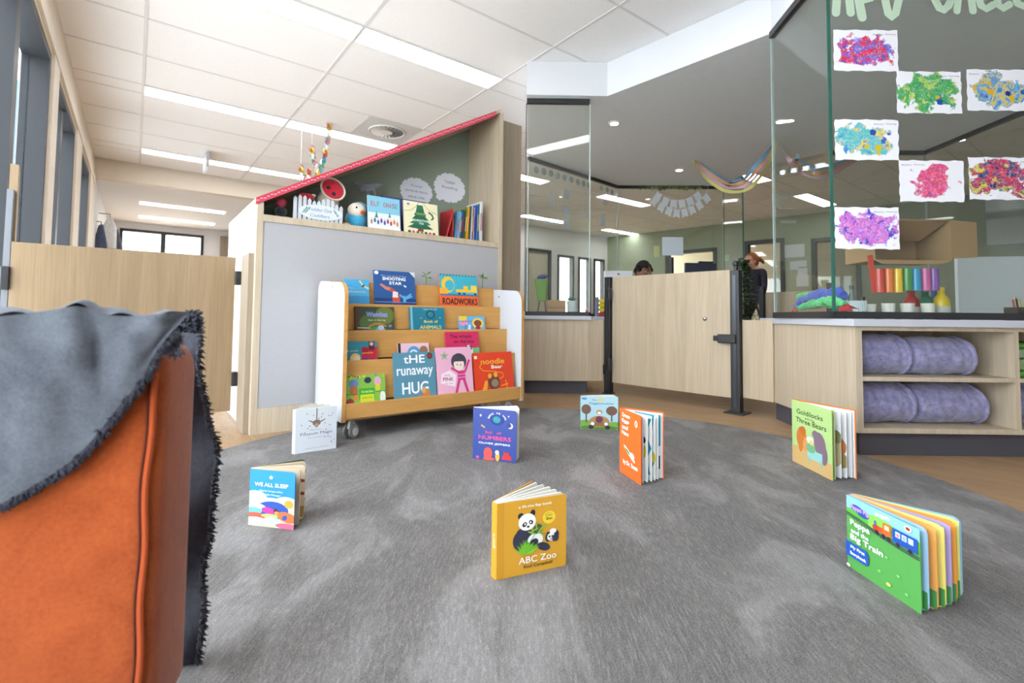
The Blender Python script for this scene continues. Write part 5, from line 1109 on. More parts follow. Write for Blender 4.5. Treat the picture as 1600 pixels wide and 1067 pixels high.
S_ = [([(1316, -62), (1308, -10), (1306, 20)], 4.6), ([(1316, -62), (1326, -15), (1329, 20)], 4.6), ([(1306, -3), (1328, -7)], 3.4),
      ([(1338, -60), (1340, -10), (1347, 27)], 5.0), ([(1340, -60), (1368, -55), (1372, -25), (1360, -2), (1350, 0)], 4.0),
      ([(1380, -55), (1383, 0), (1388, 22), (1393, 27), (1399, 22), (1406, -8), (1409, -55)], 4.4),
      ([(1490, -45), (1470, -60), (1458, -35), (1461, 0), (1468, 13), (1474, 16), (1482, 9), (1490, -12)], 4.4),
      ([(1505, -60), (1498, -10), (1495, 17)], 4.0), ([(1505, -60), (1516, -15), (1520, 17)], 4.2), ([(1497, -6), (1518, -9)], 3.2),
      ([(1526, -60), (1528, -5), (1533, 9), (1541, 14), (1551, 8)], 4.2), ([(1556, -60), (1556, -8), (1560, 8), (1567, 13), (1577, 7)], 4.2),
      ([(1604, -55), (1588, -50), (1584, -10), (1590, 6), (1600, 10), (1612, 5)], 4.2)]
for pts, r in S_: stroke(pts, r)

# ================================================================== ON THE BLANKET CABINET, BEHIND THE GLASS
CZ = .5735
def onC(px, k, py=480):
    if px < 1300: return VP(px, py, Vector((C4[0], C4[1], 0))+Vector((.75, -.66, 0))*k, SD)
    p = VP(px, py, Vector((C4[0], C4[1], 0))+W2*k, D2); return p
def widthC(x0, x1, k): return (H2(onC(x1, k))-H2(onC(x0, k))).length
# cardboard box taped up high on the inside of the glass
a = onC(1367, .03, 400); bz0 = onC(1500, .03, 408).z; bz1 = onC(1500, .03, 344).z; b = onC(1480, .03)
CARD = c('#b8946a', .8); CARDD = c('#a5825b', .8)
t = thing('cardboard_box', 'open brown cardboard box on its side behind the glass, above the rainbow tubes', 'box', (a.x, a.y, bz0), math.atan2(D2.y, D2.x))
def Cb(u, w, z): q = H2(a)+D2*u+W2*w; return (q.x, q.y, z)
Lb = .36; Db = .20; hgt = bz1-bz0
MB().prism([Cb(0, Db, bz0), Cb(Lb, Db, bz0), Cb(Lb, Db, bz1), Cb(0, Db, bz1)], W2*.004, CARD).build('back_wall', t)
MB().prism([Cb(0, .0, bz0), Cb(Lb, .0, bz0), Cb(Lb, Db, bz0), Cb(0, Db, bz0)], (0, 0, .004), CARDD).build('bottom_wall', t)
MB().prism([Cb(0, .0, bz1), Cb(Lb, .0, bz1), Cb(Lb, Db, bz1), Cb(0, Db, bz1)], (0, 0, -.004), CARDD).build('top_wall', t)
MB().prism([Cb(0, .0, bz0+.004), Cb(0, Db, bz0+.004), Cb(0, Db, bz1-.004), Cb(0, .0, bz1-.004)], D2*.004, CARD).build('side_wall', t)
MB().prism([Cb(Lb-.004, .0, bz0+.004), Cb(Lb-.004, Db, bz0+.004), Cb(Lb-.004, Db, bz1-.004), Cb(Lb-.004, .0, bz1-.004)], D2*.004, CARD).build('side_wall', t)
MB().prism([Cb(Lb, .0, bz0+.012), Cb(Lb, .0, bz1), Cb(Lb+.145, .03, bz1-.004), Cb(Lb+.145, .03, bz0+.022)], W2*.003, CARD).build('open_flap', t)
MB().prism([Cb(.01, .002, bz1), Cb(Lb-.01, .002, bz1), Cb(Lb-.07, .10, bz1-.085), Cb(.01, .10, bz1-.085)], (0, 0, .003), CARDD).build('inner_flap', t)
MB().prism([Cb(.0, .0, bz0), Cb(Lb, .0, bz0), Cb(Lb-.07, -.018, bz0-.018), Cb(.02, -.018, bz0-.018)], (0, 0, .003), CARD).build('lower_flap', t)
MB().prism([Cb(.15, Db-.001, bz0+.006), Cb(.15, Db-.001, bz1-.01), Cb(.152, Db-.001, bz1-.01), Cb(.152, Db-.001, bz0+.006)], W2*-.002, c('#6f5638', .9)).build('seam', t)
# rainbow of coloured tubes
RB = [('#d83a2c', 'red'), ('#ec7424', 'orange'), ('#f2c414', 'yellow'), ('#3f9c4c', 'green'), ('#1f9cd0', 'blue'), ('#d860a0', 'pink'), ('#8c50b0', 'purple')]
xs = [1375, 1389, 1403, 1418, 1432, 1447, 1460]
for (col, nm), x_ in zip(RB, xs):
    p = onC(x_, .04); zt = onC(x_, .04, 420).z-.0; zb = onC(x_, .04, 457 if x_ < 1410 else 454).z; r = .0205
    t = thing('cardboard_tube', '%s tube in the rainbow row beneath the cardboard box' % nm, 'tube', (p.x, p.y, zb), group='rainbow tubes under the cardboard box')
    MB().lathe([(r-.003, .004), (r-.003, 0), (r, 0), (r, zt-zb), (r-.003, zt-zb), (r-.003, .006)], (p.x, p.y, zb), c(col, .25, .6), 24).build('sleeve', t)
p = onC(1360, .035); zb = onC(1365, .035, 457).z; zt = onC(1358, .035, 398).z
t = thing('coloured_strip', 'flat red strip leaning left of the rainbow tubes', 'strip', (p.x, p.y, zb))
MB().prism([tuple(H2(p)+D2*.012+Vector((0, 0, zb))), tuple(H2(p)+D2*.034+Vector((0, 0, zb))), tuple(H2(p)+D2*.016+Vector((0, 0, zt))), tuple(H2(p)-D2*.008+Vector((0, 0, zt-.004)))], W2*.004, c('#e04a38', .4)).build('strip', t)
# pots and bottles
def pot(px, py, k, label, r=.028, col='#eeeae2', name='paint_pot', cat='pot', ht=None, fill=None):
    p = onC(px, k); zt = onC(px, k, py).z; h = ht or (zt-CZ)
    t = thing(name, label, cat, (p.x, p.y, CZ)); m = MB().lathe([(r*.78, 0), (r, h), (r*.9, h), (r*.7, .004)], (p.x, p.y, CZ), c(col, .4), 24); m.build('cup', t)
    if fill: MB().lathe([(.001, 0), (r*.85, 0), (r*.85, .001)], (p.x, p.y, CZ+h*.8), c(fill, .4), 20).build('paint', t)
    return t
pot(1418, 474, .055, 'white paint pot under the yellow tube, third from the right', fill='#c9a88c')
for px, lb in ((1390, 'white paint pot under the orange tube'),): pass
pot(1388, 474, .06, 'white paint pot under the orange tube, dribbled with brown paint', fill='#b87850')
pot(1450, 474, .055, 'white paint pot under the purple tube beside the yellow bottle', fill='#a0b0c0')
pot(1358, 475, .085, 'white paint pot half hidden behind the ribbed clear tub', fill='#3a5a8a')
t = pot(1337, 470, .05, 'ribbed clear plastic tub beside the red cap of the clothes pile', r=.042, col='#cdd8de', name='ribbed_tub', cat='tub')
m = MB(); p = onC(1337, .05); h = onC(1337, .05, 470).z-CZ
for k in range(28): a_ = 2*PI*k/28; m.tube([(p.x+.034*math.cos(a_), p.y+.034*math.sin(a_), CZ+.002), (p.x+.0425*math.cos(a_), p.y+.0425*math.sin(a_), CZ+h)], .0016, c('#e3ebef', .3), 5)
m.build('ribbing', t)
def bottle(px, py, k, r, col, label, capc='#f2f2f2', handle=False):
    p = onC(px, k); h = onC(px, k, py).z-CZ; t = thing('paint_bottle', label, 'bottle', (p.x, p.y, CZ)); m = MB().lathe([(r*.9, 0), (r, .004), (r, h*.5), (r*.85, h*.66), (r*.45, h*.78), (r*.4, h*.88)], (p.x, p.y, CZ), c(col, .3, .5), 22)
    m.build('body', t); MB().lathe([(r*.48, h*.88), (r*.48, h)], (p.x, p.y, CZ), c(capc, .4), 16).build('cap', t)
    MB().lathe([(r*1.01, h*.12), (r*1.01, h*.42)], (p.x, p.y, CZ), c('#e9e4d8', .5), 22).build('wrap_label', t) if r > .02 else None
bottle(1424, 452, .12, .034, '#b8241f', 'red paint bottle behind the white pots', '#b8241f')
bottle(1446, 452, .14, .033, '#1f7a5c', 'green paint bottle between the red and yellow ones', '#1f7a5c')
bottle(1461, 452, .17, .028, '#2f4fb0', 'blue paint bottle mostly hidden behind the green and yellow ones', '#2f4fb0')
bottle(1471, 449, .11, .034, '#ecc80c', 'yellow paint bottle with broad shoulders near the black tray', '#f0d428')
bottle(1331, 446, .12, .018, '#6f7c78', 'slim dark glass bottle behind the red cap', '#4a4f50')
bottle(1350, 464, .12, .010, '#7a2c24', 'tiny dark red dropper bottle behind the ribbed tub', '#3a2a2a')
p = onC(1482, .06); t = thing('tray', 'small black open tray right of the paint pots', 'tray', (p.x, p.y, CZ), math.atan2(D2.y, D2.x))
h = .024
MB().box((-.035, -.02, 0), (.035, .03, .003), M_BLACK).box((-.035, -.02, .003), (.035, -.017, h), M_BLACK).box((-.035, .027, .003), (.035, .03, h), M_BLACK).box((-.035, -.017, .003), (-.032, .027, h), M_BLACK).box((.032, -.017, .003), (.035, .027, h), M_BLACK).build('tray_body', t, False)
# long black ledge box with pencils at the right
p = onC(1598, .07); t = thing('pencil_box', 'dark wooden box of coloured pencils at the right edge of the counter', 'box', (p.x, p.y, CZ), math.atan2(D2.y, D2.x))
BX = c('#4a4038', .6); MB().box((-.05, -.03, 0), (.12, .04, .004), BX).box((-.05, -.03, .004), (.12, -.026, .062), BX).box((-.05, .036, .004), (.12, .04, .062), BX).box((-.05, -.026, .004), (-.046, .036, .062), BX).build('box_body', t, False)
for k, col in enumerate(('#d8402c', '#3a3a3c', '#f0c020', '#d86a2c', '#b83c2c', '#f0b41c')):
    q = H2(p)+D2*(-.038+.017*k)+W2*(.002*k-.008)
    pc = thing('pencil', ('bright red', 'black', 'yellow', 'burnt orange', 'dark red', 'golden')[k]+' pencil standing in the dark wooden box', 'pencil', (q.x, q.y, CZ+.005), group='pencils in the wooden box')
    tp = q+Vector((0, 0, CZ+.108+.006*math.sin(k*2)))-D2*.016*(1 if k < 3 else -.4); bt = q+Vector((0, 0, CZ+.006))
    MB().tube([bt, bt.lerp(tp, .9)], .0038, c(col, .4), 6, False).build('barrel', pc); MB().tube([bt.lerp(tp, .9), tp], [.0038, .0006], c('#e3c698', .6), 6, False).build('tip', pc)
# white low board standing behind, right
a = onC(1498, .62); b = onC(1640, .62); z1 = onC(1550, .62, 402).z
t = thing('whiteboard', 'white panel standing behind the pencil box beyond the glass', 'board', (a.x, a.y, .5745))
MB().prism([(a.x, a.y, .5745), (b.x+.4*D2.x, b.y+.4*D2.y, .5745), (b.x+.4*D2.x, b.y+.4*D2.y, z1+.02), (a.x, a.y, z1)], W2*.02, c('#e6e9ec', .4)).build('panel', t)
# dressing-up clothes pile
def cloth(px0, py0, px1, py1, k, r0, r1, col, name, parent, bend=.0, seed=0):
    a_ = onC(px0, k, py0); b_ = onC(px1, k, py1); mb = MB(); mt = fabric('cloth_'+col.strip('#'), col, '#%02x%02x%02x' % tuple(min(255, int(int(col[i:i+2], 16)*1.25+10)) for i in (1, 3, 5)), 60, .3, 25)
    N = 40; path = []; rad = []
    for i in range(N+1):
        f = i/N; q = a_.lerp(b_, f)+Vector((0, 0, bend*math.sin(f*PI))); path.append(q+W2*.01*math.sin(f*9+seed)); rad.append((r0*(1-f)+r1*f)*(1+.16*math.sin(f*17+seed))*(.55+.45*min(1, math.sin(f*PI)*2.2)))
    mb.tube(path, rad, mt, 28); o = mb.build(name, parent)
    for v_ in o.data.vertices: n_2 = noise.noise(v_.co*38+Vector((seed, 0, 0))); v_.co += Vector((n_2, n_2*.5, abs(n_2)))*.013
    return o
def pile(label, col, *a_, **k_):
    q = onC((a_[0]+a_[2])/2, a_[4]); t_ = thing('dress_up_garment', label, 'clothing', (q.x, q.y, CZ), group=None); cloth(*a_, col, 'cloth', t_, **k_); return t_
pile('green fabric garment spread at the bottom of the dressing-up pile', '#2f9c5c', 1250, 482, 1322, 479, .07, .020, .024, bend=.022, seed=2)
g_ = pile('long blue garment lying across the top of the dressing-up pile', '#34489c', 1240, 480, 1320, 463, .09, .018, .040, bend=.028, seed=5)
pile('pale green folded fabric at the middle front of the dressing-up pile', '#4fae6e', 1272, 476, 1318, 476, .045, .020, .022, bend=.016, seed=9)
pile('small green fabric end poking up at the left of the pile', '#3fa060', 1243, 466, 1266, 461, .14, .014, .014, bend=.004, seed=4)
p = onC(1321, .05, 472)
t = thing('cap', 'red cap with a curved brim on the right of the dressing-up pile', 'cap', (p.x, p.y, CZ), math.atan2(D2.y, D2.x))
m = MB(); m.grid(lambda a_, b_: (-.034+.068*a_, -.002-.03*math.sin(b_*PI/2)*math.sin(a_*PI), .034+.036*math.cos(b_*PI/2)*math.sin(a_*PI)**.5), 16, 8, c('#c8282c', .7), thick=(0, .003, 0)); m.build('crown', t, False)
m = MB(); m.grid(lambda a_, b_: (.0+.07*a_, -.006-.03*b_, .052-.030*a_-.006*math.cos(b_*3)), 10, 5, c('#b8282c', .7), thick=(0, 0, .003)); m.build('brim', t, False)
MB().ell((0, .02, .022), (.036, .02, .022), c('#2a7a50', .8), 14, 8).build('lining', t, False)
p = onC(1242, .06, 474); t = thing('cuff_toy', 'round red cuff at the left end of the blue garment', 'cuff', (p.x, p.y, CZ)); MB().ell((p.x, p.y, CZ+.036), (.014, .014, .018), c('#d8342c', .7), 16, 10).build('padding', t)
MB().ell((p.x-D2.x*.02, p.y-D2.y*.02, CZ+.018), (.020, .016, .018), c('#2c3f94', .8), 16, 10).build('sleeve_end', t)
for k, (px, lb) in enumerate(((1280, 'left one'), (1292, 'right one'))):
    p = onC(px, .03, 484); t = thing('glue_stick', 'small white and orange tub in front of the green fabric, '+lb, 'tub', (p.x, p.y, CZ))
    MB().lathe([(.011, 0), (.011, .028)], (p.x, p.y, CZ), M_WHITEP, 16).build('body', t); MB().lathe([(.0115, .006), (.0115, .022)], (p.x, p.y, CZ), c('#e89440', .5), 16).build('wrap_label', t)
# ================================================================== BEYOND THE GATE: pod interior and far room
# round grey stickers along two far screens
def scr(P, Q, px, py, off=-.012):
    P = Vector((P[0], P[1], 0)); Q = Vector((Q[0], Q[1], 0)); d = (Q-P).normalized(); v = VP(px, py, P, d); n = (H2(CAM)-H2(v)).normalized(); return v+n*abs(off), d
def sticker(P, Q, px, py, r, label, col='#b5cbc8', shape='disc', w=None, h=None, group=None, kind='sticker'):
    v, d = scr(P, Q, px, py); nn = Vector((-d.y, d.x, 0))
    if nn.dot(CAM-v) < 0: nn = -nn
    if shape == 'disc': pts = [v+d*r*math.cos(2*PI*k/24)+Vector((0, 0, r*math.sin(2*PI*k/24))) for k in range(24)]
    else: pts = [v+d*(-w/2)+Vector((0, 0, -h/2)), v+d*(w/2)+Vector((0, 0, -h/2)), v+d*(w/2)+Vector((0, 0, h/2)), v+d*(-w/2)+Vector((0, 0, h/2))]
    o = MB().prism(pts, nn*.001, c(col, .6)).build(kind); tag(o, label, kind.replace('_', ' '), group); return o
ORD = 'first second third fourth fifth sixth seventh eighth ninth'.split()
for k, (px, py) in enumerate(((838, 266), (850, 268.5), (861, 271.5), (871.5, 275), (882, 278), (893, 281), (903, 285), (912, 287.5), (920, 290))):
    sticker(F1, F2, px, py, .038, 'round grey-green sticker on the far left screen, %s from the left' % ORD[k], group='round stickers on the far screens')
for k, (px, py) in enumerate(((940, 294), (949, 297), (956, 300))):
    sticker(F1, F2, px, py, .036, 'round grey sticker near the screen corner, %s of three' % ORD[k], group='round stickers on the far screens')
for k, (px, py) in enumerate(((1220, 268), (1238, 266), (1255, 263))):
    sticker(F5, F6, px, py, .044, 'round grey sticker seen right of the end screen edge, %s of three' % ORD[k], '#a9b3a8', group='round stickers on the far right screen')
for k, (px, py, w, h, lb) in enumerate(((942, 345, .10, .15, 'upper one on the narrow strip'), (942, 374, .10, .10, 'lower one on the narrow strip'), (945, 317, .09, .05, 'small one by the lamp reflection'), (885, 303, .10, .12, 'top one of the middle column'), (885, 331, .11, .12, 'middle one of the middle column'), (862, 312, .06, .16, 'tall narrow one'), (885, 350, .11, .10, 'bottom one of the middle column'), (915, 335, .07, .10, 'right one beside the column'), (855, 348, .09, .04, 'wide low one'))):
    sticker(F1, F2, px, py, 0, 'pale printed notice taped to the far left screen, '+lb, '#e3edf2', 'r', w, h, 'notices on the far left screen', 'paper_notice')
o = sticker(F2, F3, 1051, 385, 0, 'white printed notice on the far screen above the gate', '#e9f1fb', 'r', .265, .235, None, 'paper_notice')
v, d = scr(F2, F3, 1051, 385, -.016)
for k in range(8): 
    m = MB(); put_text(m, ('SIGN IN', 'please wash your hands', 'before entering', 'and after play', 'rooms are open', 'from seven thirty', 'until six', 'thank you')[k] if k else 'NOTICE', v+d*-.10+Vector((0, 0, .085-.026*k)), d, (0, 0, 1), .12+.06*((k*7) % 3)/2, .010, c('#8b93a8')) if k == 0 else m.box((0, 0, 0), (.0001, .0001, .0001), c('#8b93a8'))
    if k == 0: pass
sticker(F2, F3, 1026, 393, 0, 'yellow sticky note beside the white notice on the far screen', '#dfe0a4', 'r', .075, .145, None, 'sticky_note')
for k, (px, py, w, h, lb) in enumerate(((1219, 305, .16, .03, 'upper strip'), (1214, 318, .07, .09, 'tall one'), (1228, 326, .14, .02, 'thin strip'), (1232, 347, .15, .03, 'lowest strip'))):
    sticker(F5, F6, px, py, 0, 'faint grey label on the screen right of the woman, '+lb, '#b9c0b3', 'r', w, h, 'grey labels on the far right screen', 'paper_label')
# white flag bunting under the far track
def bunting(x0, x1, ya, yb, n, label, dep):
    P_, Q_ = F2, F3; v0, d = scr(P_, Q_, x0, ya, -.03); v1, _ = scr(P_, Q_, x1, yb[1], -.03); mid, _ = scr(P_, Q_, (x0+x1)/2, yb[0], -.03)
    t = thing('flag_bunting', label, 'bunting', tuple(mid)); nn = (H2(CAM)-H2(mid)).normalized()
    def at(f): return v0*(1-f)*(1-2*f)+mid*4*f*(1-f)+v1*f*(2*f-1)
    MB().tube([at(k/16) for k in range(17)], .003, M_WHITE, 5).build('string', t)
    for ends in (at(0), at(1)): MB().tube([ends, (ends.x, ends.y, ZB-.001)], .002, M_WHITE, 4).build('string', t)
    for k in range(n):
        f = (k+.5)/n; p = at(f); g2 = (at(min(1, f+.05))-at(max(0, f-.05))).normalized(); w = (v1-v0).length/n*.46; hh = .11; dn = (Vector((0, 0, -1))+d*g2.z*.9).normalized()
        q = p+nn*.004
        MB().prism([q-g2*w, q+g2*w, q+g2*w+dn*hh, q+dn*hh*.82, q-g2*w+dn*hh], nn*.001, c('#e3e9ee')).build('flag', t)
bunting(1025, 1093, 298, (314, 298), 6, 'upper string of white paper flags under the far black track', 0)
bunting(1020, 1106, 305, (328, 300), 8, 'lower string of white paper flags under the far black track', 0)
v, d = scr(F2, F3, 1050, 295, -.03); t = thing('leaf_garland', 'green leafy garland along the far black track above the flags', 'garland', tuple(v))
random.seed(3); m = MB()
for k in range(150):
    f = random.uniform(-.42, .42); o = v+d*f*.95+Vector((0, 0, .02+random.uniform(-.03, .02)*(1-abs(f)))); a = random.uniform(0, 6.3); e = Vector((d.x*math.cos(a), d.y*math.cos(a), math.sin(a)*.8)); s_ = e.cross(W2).normalized()*.010
    m.add([o, o+e*.025+s_, o+e*.05, o+e*.025-s_], [(0, 1, 2, 3)], c(random.choice(('#5c7a4c', '#7f9a5c', '#a8b06c', '#49653f')), .6))
g_ = m.build('foliage', t); g_['kind'] = 'stuff'
MB().tube([v-d*.42+Vector((0, 0, .024)), v+d*.42+Vector((0, 0, .024))], .006, c('#5c4a34'), 6).build('vine', t)
# crepe streamers under the soffit
def streamer(pts, col, k, label):
    P_ = []
    for (px, py, zz) in pts: P_.append(Z(px, py, ZB-.001) if zz is None else DP(px, py, zz))
    # smooth through the points
    C_ = []
    n = len(P_)
    for i in range(n-1):
        p0, p1, p2, p3 = P_[max(i-1, 0)], P_[i], P_[i+1], P_[min(i+2, n-1)]
        for j in range(8):
            f = j/8; C_.append(.5*((2*p1)+(p2-p0)*f+(2*p0-5*p1+4*p2-p3)*f*f+(3*p1-p0-3*p2+p3)*f**3))
    C_.append(P_[-1]); V = []; hw = .018
    for i, p in enumerate(C_):
        tw = .7*math.sin(i*.35+k); d_ = (C_[min(i+1, len(C_)-1)]-C_[max(i-1, 0)]).normalized(); s_ = d_.cross(FW).normalized(); s_ = (s_*math.cos(tw)+FW*math.sin(tw)); o = s_*0+d_.cross(FW).normalized()*(.040*k-.05)*math.sin(PI*min(1, max(0, i/(len(C_)-1))))**.5
        V += [p+o+s_*hw, p+o-s_*hw]
    o = MB().add(V, [(2*i, 2*i+1, 2*i+3, 2*i+2) for i in range(len(C_)-1)], c(col, .7), True).build('crepe_streamer'); tag(o, label, 'streamer', 'crepe streamers under the grey soffit')
s1 = Z(1083, 251, ZB-.001); s2 = Z(1212, 222, ZB-.001); dm = (s1.dot(FW)+s2.dot(FW))/2; e2 = Z(1262, 262, ZB-.001)
for k, (col, nm) in enumerate((('#e3dc86', 'yellow'), ('#e0bccb', 'pink'), ('#ecb083', 'orange'), ('#7db4d8', 'blue'))):
    streamer([(1083+2*k, 250+k, None), (1105, 272, dm+.1), (1135, 291, dm-.1), (1165, 288, dm-.3), (1190, 262, dm-.5), (1211+2*k, 222+k, None)], col, k, '%s crepe streamer looping below the soffit between two fixing points' % nm)
    if k in (1, 2, 3): streamer([(1214+2*k, 223+k, None), (1232, 245, 3.9), (1252, 268, 4.0), (1290, 274, 4.0), (1345, 245, None)], col, k, '%s crepe streamer running right from the middle fixing point' % nm)
# --- things on the left counter behind the glass
LZ = .5745
def onL(px, k, py=480): return VP(px, py, Vector((PL0[0], PL0[1], 0))-n_*k, dL)
p = onL(847, .10); ht = onL(847, .10, 432).z
t = thing('fabric_bin', 'leaning green fabric bin with dark blue cloth inside, on the left counter', 'bin', (p.x, p.y, LZ))
zt = ht; zb = onL(847, .1, 470).z
m = MB(); m.grid(lambda a_, b_: tuple(p+dL*((.036+.022*b_)*math.cos(a_*2*PI)-.006*b_)+n_*(-.02+(.028+.012*b_)*math.sin(a_*2*PI))+Vector((0, 0, zb-p.z+(zt-.02-zb)*b_))), 24, 6, c('#7fa85a', .8)); m.lathe([(.028, 0), (.028, .003)], tuple(p+n_*-.02+Vector((0, 0, zb-p.z))), c('#6f9a4c', .8), 20); m.build('bin_wall', t)
m = MB(); q = p+n_*-.02; m.ell((q.x, q.y, zt-.004), (.050, .034, .020), c('#333f8c', .8), 16, 8, Matrix.Rotation(-.25, 3, 'Y')); m.build('cloth', t)
m = MB()
for s_ in (-1, 1): m.tube([(q.x+dL.x*s_*.02, q.y+dL.y*s_*.02, zb+.003), (q.x+dL.x*s_*.036, q.y+dL.y*s_*.036, LZ)], .006, c('#8a5a3c', .6), 8)
m.tube([(q.x-dL.x*.02, q.y-dL.y*.02, zb+.002), (q.x+dL.x*.02, q.y+dL.y*.02, zb+.002)], .005, c('#8a5a3c', .6), 8); m.build('stand', t)
p = onL(869, .09); zt = onL(869, .09, 469).z; t = thing('wooden_box', 'small wooden crate on the left counter under the succulent', 'box', (p.x, p.y, LZ), math.atan2(dL.y, dL.x)); w = .072
WB = c('#b98d60', .6); MB().box((-w, -.03, 0), (w, .03, (zt-LZ)), WB).build('box_body', t, False, bevel=.003); MB().box((-w-.001, -.0308, (zt-LZ)*.5), (w+.001, -.0301, (zt-LZ)*.54), c('#8a6440')).build('groove', t, False)
p2_ = onL(893, .12); t = thing('plant_pot', 'white pot of blue-green succulent on the left counter', 'potted plant', (p2_.x, p2_.y, LZ)); zt = onL(893, .12, 470).z
MB().lathe([(.03, 0), (.038, zt-LZ), (.034, zt-LZ), (.028, .006)], (p2_.x, p2_.y, LZ), c('#d9e2e4', .5), 20).build('pot', t)
m = MB(); random.seed(8)
for k in range(26):
    a = k*2.4; el_ = .25+.9*(k/26); L_ = .058-.028*k/26; d_ = Vector((math.cos(a)*math.cos(el_), math.sin(a)*math.cos(el_), math.sin(el_))); o = Vector((p2_.x, p2_.y, zt)); s_ = d_.cross(Vector((0, 0, 1))).normalized()*.010; up = s_.cross(d_).normalized()*.004
    m.add([o, o+d_*L_*.6+s_, o+d_*L_, o+d_*L_*.6-s_, o+d_*L_*.5-up, o+d_*L_*.5+up], [(0, 4, 1), (1, 4, 2), (2, 4, 3), (3, 4, 0), (0, 1, 5), (1, 2, 5), (2, 3, 5), (3, 0, 5)], c(random.choice(('#4f9c84', '#6fb09a', '#3f8a70')), .5))
m.build('leaf_rosette', t)
p = onL(917, .10); t = thing('plastic_cup', 'pink plastic figure-eight toy at the right end of the left counter', 'toy', (p.x, p.y, LZ)); MB().lathe([(.012, 0), (.018, .012), (.012, .028), (.017, .045), (.004, .062)], (p.x, p.y, LZ), c('#e88a8c', .4), 16).build('body', t)
# drawer tower with yellow trays behind the hinge post
a = DP(944, 470, 5.10); t = thing('drawer_tower', 'stack of yellow and red trays behind the gate hinge post', 'tray stack', (a.x, a.y, .5745), YAW*-1)
m = MB(); 
MB().box((-.085, -.08, 0), (-.07, .08, .20), c('#6a7088')).box((.07, -.08, 0), (.085, .08, .20), c('#6a7088')).build('frame', t, False)
for k in range(4): MB().box((-.068, -.085, .006+.045*k), (.068, .08, .042+.045*k), c(('#c8302c', '#e8d01c', '#e8d01c', '#f0d820')[k], .4)).build('tray', t, False)
# printer / white screen, monitors behind the gate
def desk_item(px, py, dep): return DP(px, py, dep)
p = DP(966, 440, 5.11); t = thing('computer', 'white all-in-one computer screen behind the left end of the gate', 'computer', (p.x, p.y, .5745), -YAW)
zt = DP(962, 423, 5.11).z; MB().box((-.15, -.012, zt-.5745-.30), (.15, .012, zt-.5745), c('#e6e8ef', .3)).build('screen_back', t, False, bevel=.01, seg=3)
MB().lathe([(.012, 0), (.010, .001)], (0, -.0125, zt-.5745-.035), c('#6f7480', .3), 12, (0, -1, 0)).build('emblem', t, False)
MB().box((-.05, -.0, 0), (.05, .05, .01), M_STEEL).box((-.03, .013, .01), (.03, .02, .2), M_STEEL).build('stand', t, False)
p = DP(1094, 440, 5.12); t = thing('computer_monitor', 'dark monitor back seen above the right half of the gate', 'monitor', (p.x, p.y, .5745), -YAW+.15)
zt = DP(1094, 408, 5.12).z-.5745; MB().box((-.17, -.02, zt-.30), (.17, .015, zt-.02), c('#3c4452', .4)).box((-.02, -.019, zt-.02), (.14, .012, zt), c('#3c4452', .4)).build('screen_back', t, False, bevel=.006)
MB().box((-.09, -.05, 0), (.09, .08, .012), M_BLACK).box((-.02, .016, .012), (.02, .03, zt-.1), M_BLACK).build('stand', t, False)
p = DP(1049, 430, 5.1); zt = DP(1049, 402, 5.1).z; t = thing('monitor_arm', 'slim black upright below the white notice', 'stand', (p.x, p.y, .5745)); MB().box((p.x-.018, p.y-.018, .5745), (p.x+.018, p.y+.018, zt), M_BLACK).box((p.x-.08, p.y-.06, .5745), (p.x+.08, p.y+.06, .584), M_BLACK).build('pole', t)
# bushy plant right of the latch post
p = DP(1163, 480, 4.6); t = thing('potted_plant', 'dark green bushy plant between the latch post and the woman', 'potted plant', (p.x, p.y, -.01)); random.seed(12)
MB().lathe([(.10, 0), (.13, .22), (.12, .24), (.09, .2)], (p.x, p.y, -.01), c('#d6d4cc', .6), 20).build('pot', t)
MB().tube([(p.x, p.y, .1), (p.x+.01, p.y, .5), (p.x, p.y, .95)], [.018, .014, .006], c('#5c4630'), 8).build('trunk', t)
m = MB()
for k in range(1700):
    z_ = random.uniform(.42, 1.12); r_ = (.03+.085*min(1, max(0, (1.08-z_)/.26)))*math.sqrt(random.random()); a = random.uniform(0, 6.3); o = Vector((p.x+r_*math.cos(a), p.y+r_*math.sin(a), z_)); d_ = Vector((math.cos(a), math.sin(a), random.uniform(-.4, .5))).normalized(); s_ = d_.cross(Vector((0, 0, 1))).normalized()*.013; L_ = .045
    m.add([o, o+d_*L_*.5+s_, o+d_*L_, o+d_*L_*.5-s_], [(0, 1, 2, 3)], c(random.choice(('#2f5a34', '#3f7040', '#264a2c', '#55824a')), .5))
f_ = m.build('foliage', t); f_['kind'] = 'stuff'
# far gate of the pod
q0 = Vector((F4[0], F4[1], 0)); q1 = Vector((F5[0], F5[1], 0)); d_ = (q1-q0).normalized(); nn = Vector((-d_.y, d_.x, 0)); t = thing('gate', 'pale plywood gate on the far side of the pod behind the clothes pile', 'gate', (q1.x, q1.y, .07))
gs = (VP(1196, 470, q0, d_)-q0).dot(d_)
MB().obox(q0+d_*gs, d_, (q1-q0).length-gs-.07, nn, .018, .08, .86, BIRCH).build('panel', t)
for q_, lb in ((q0+d_*(gs-.04), 'left'), (q1-d_*.03, 'right')):
    t = thing('gate_post', 'black post at the %s of the far plywood gate' % lb, 'post', (q_.x, q_.y, -.01)); MB().box((q_.x-.025, q_.y-.025, -.0095), (q_.x+.025, q_.y+.025, .93), M_BLACK).build('pole', t)
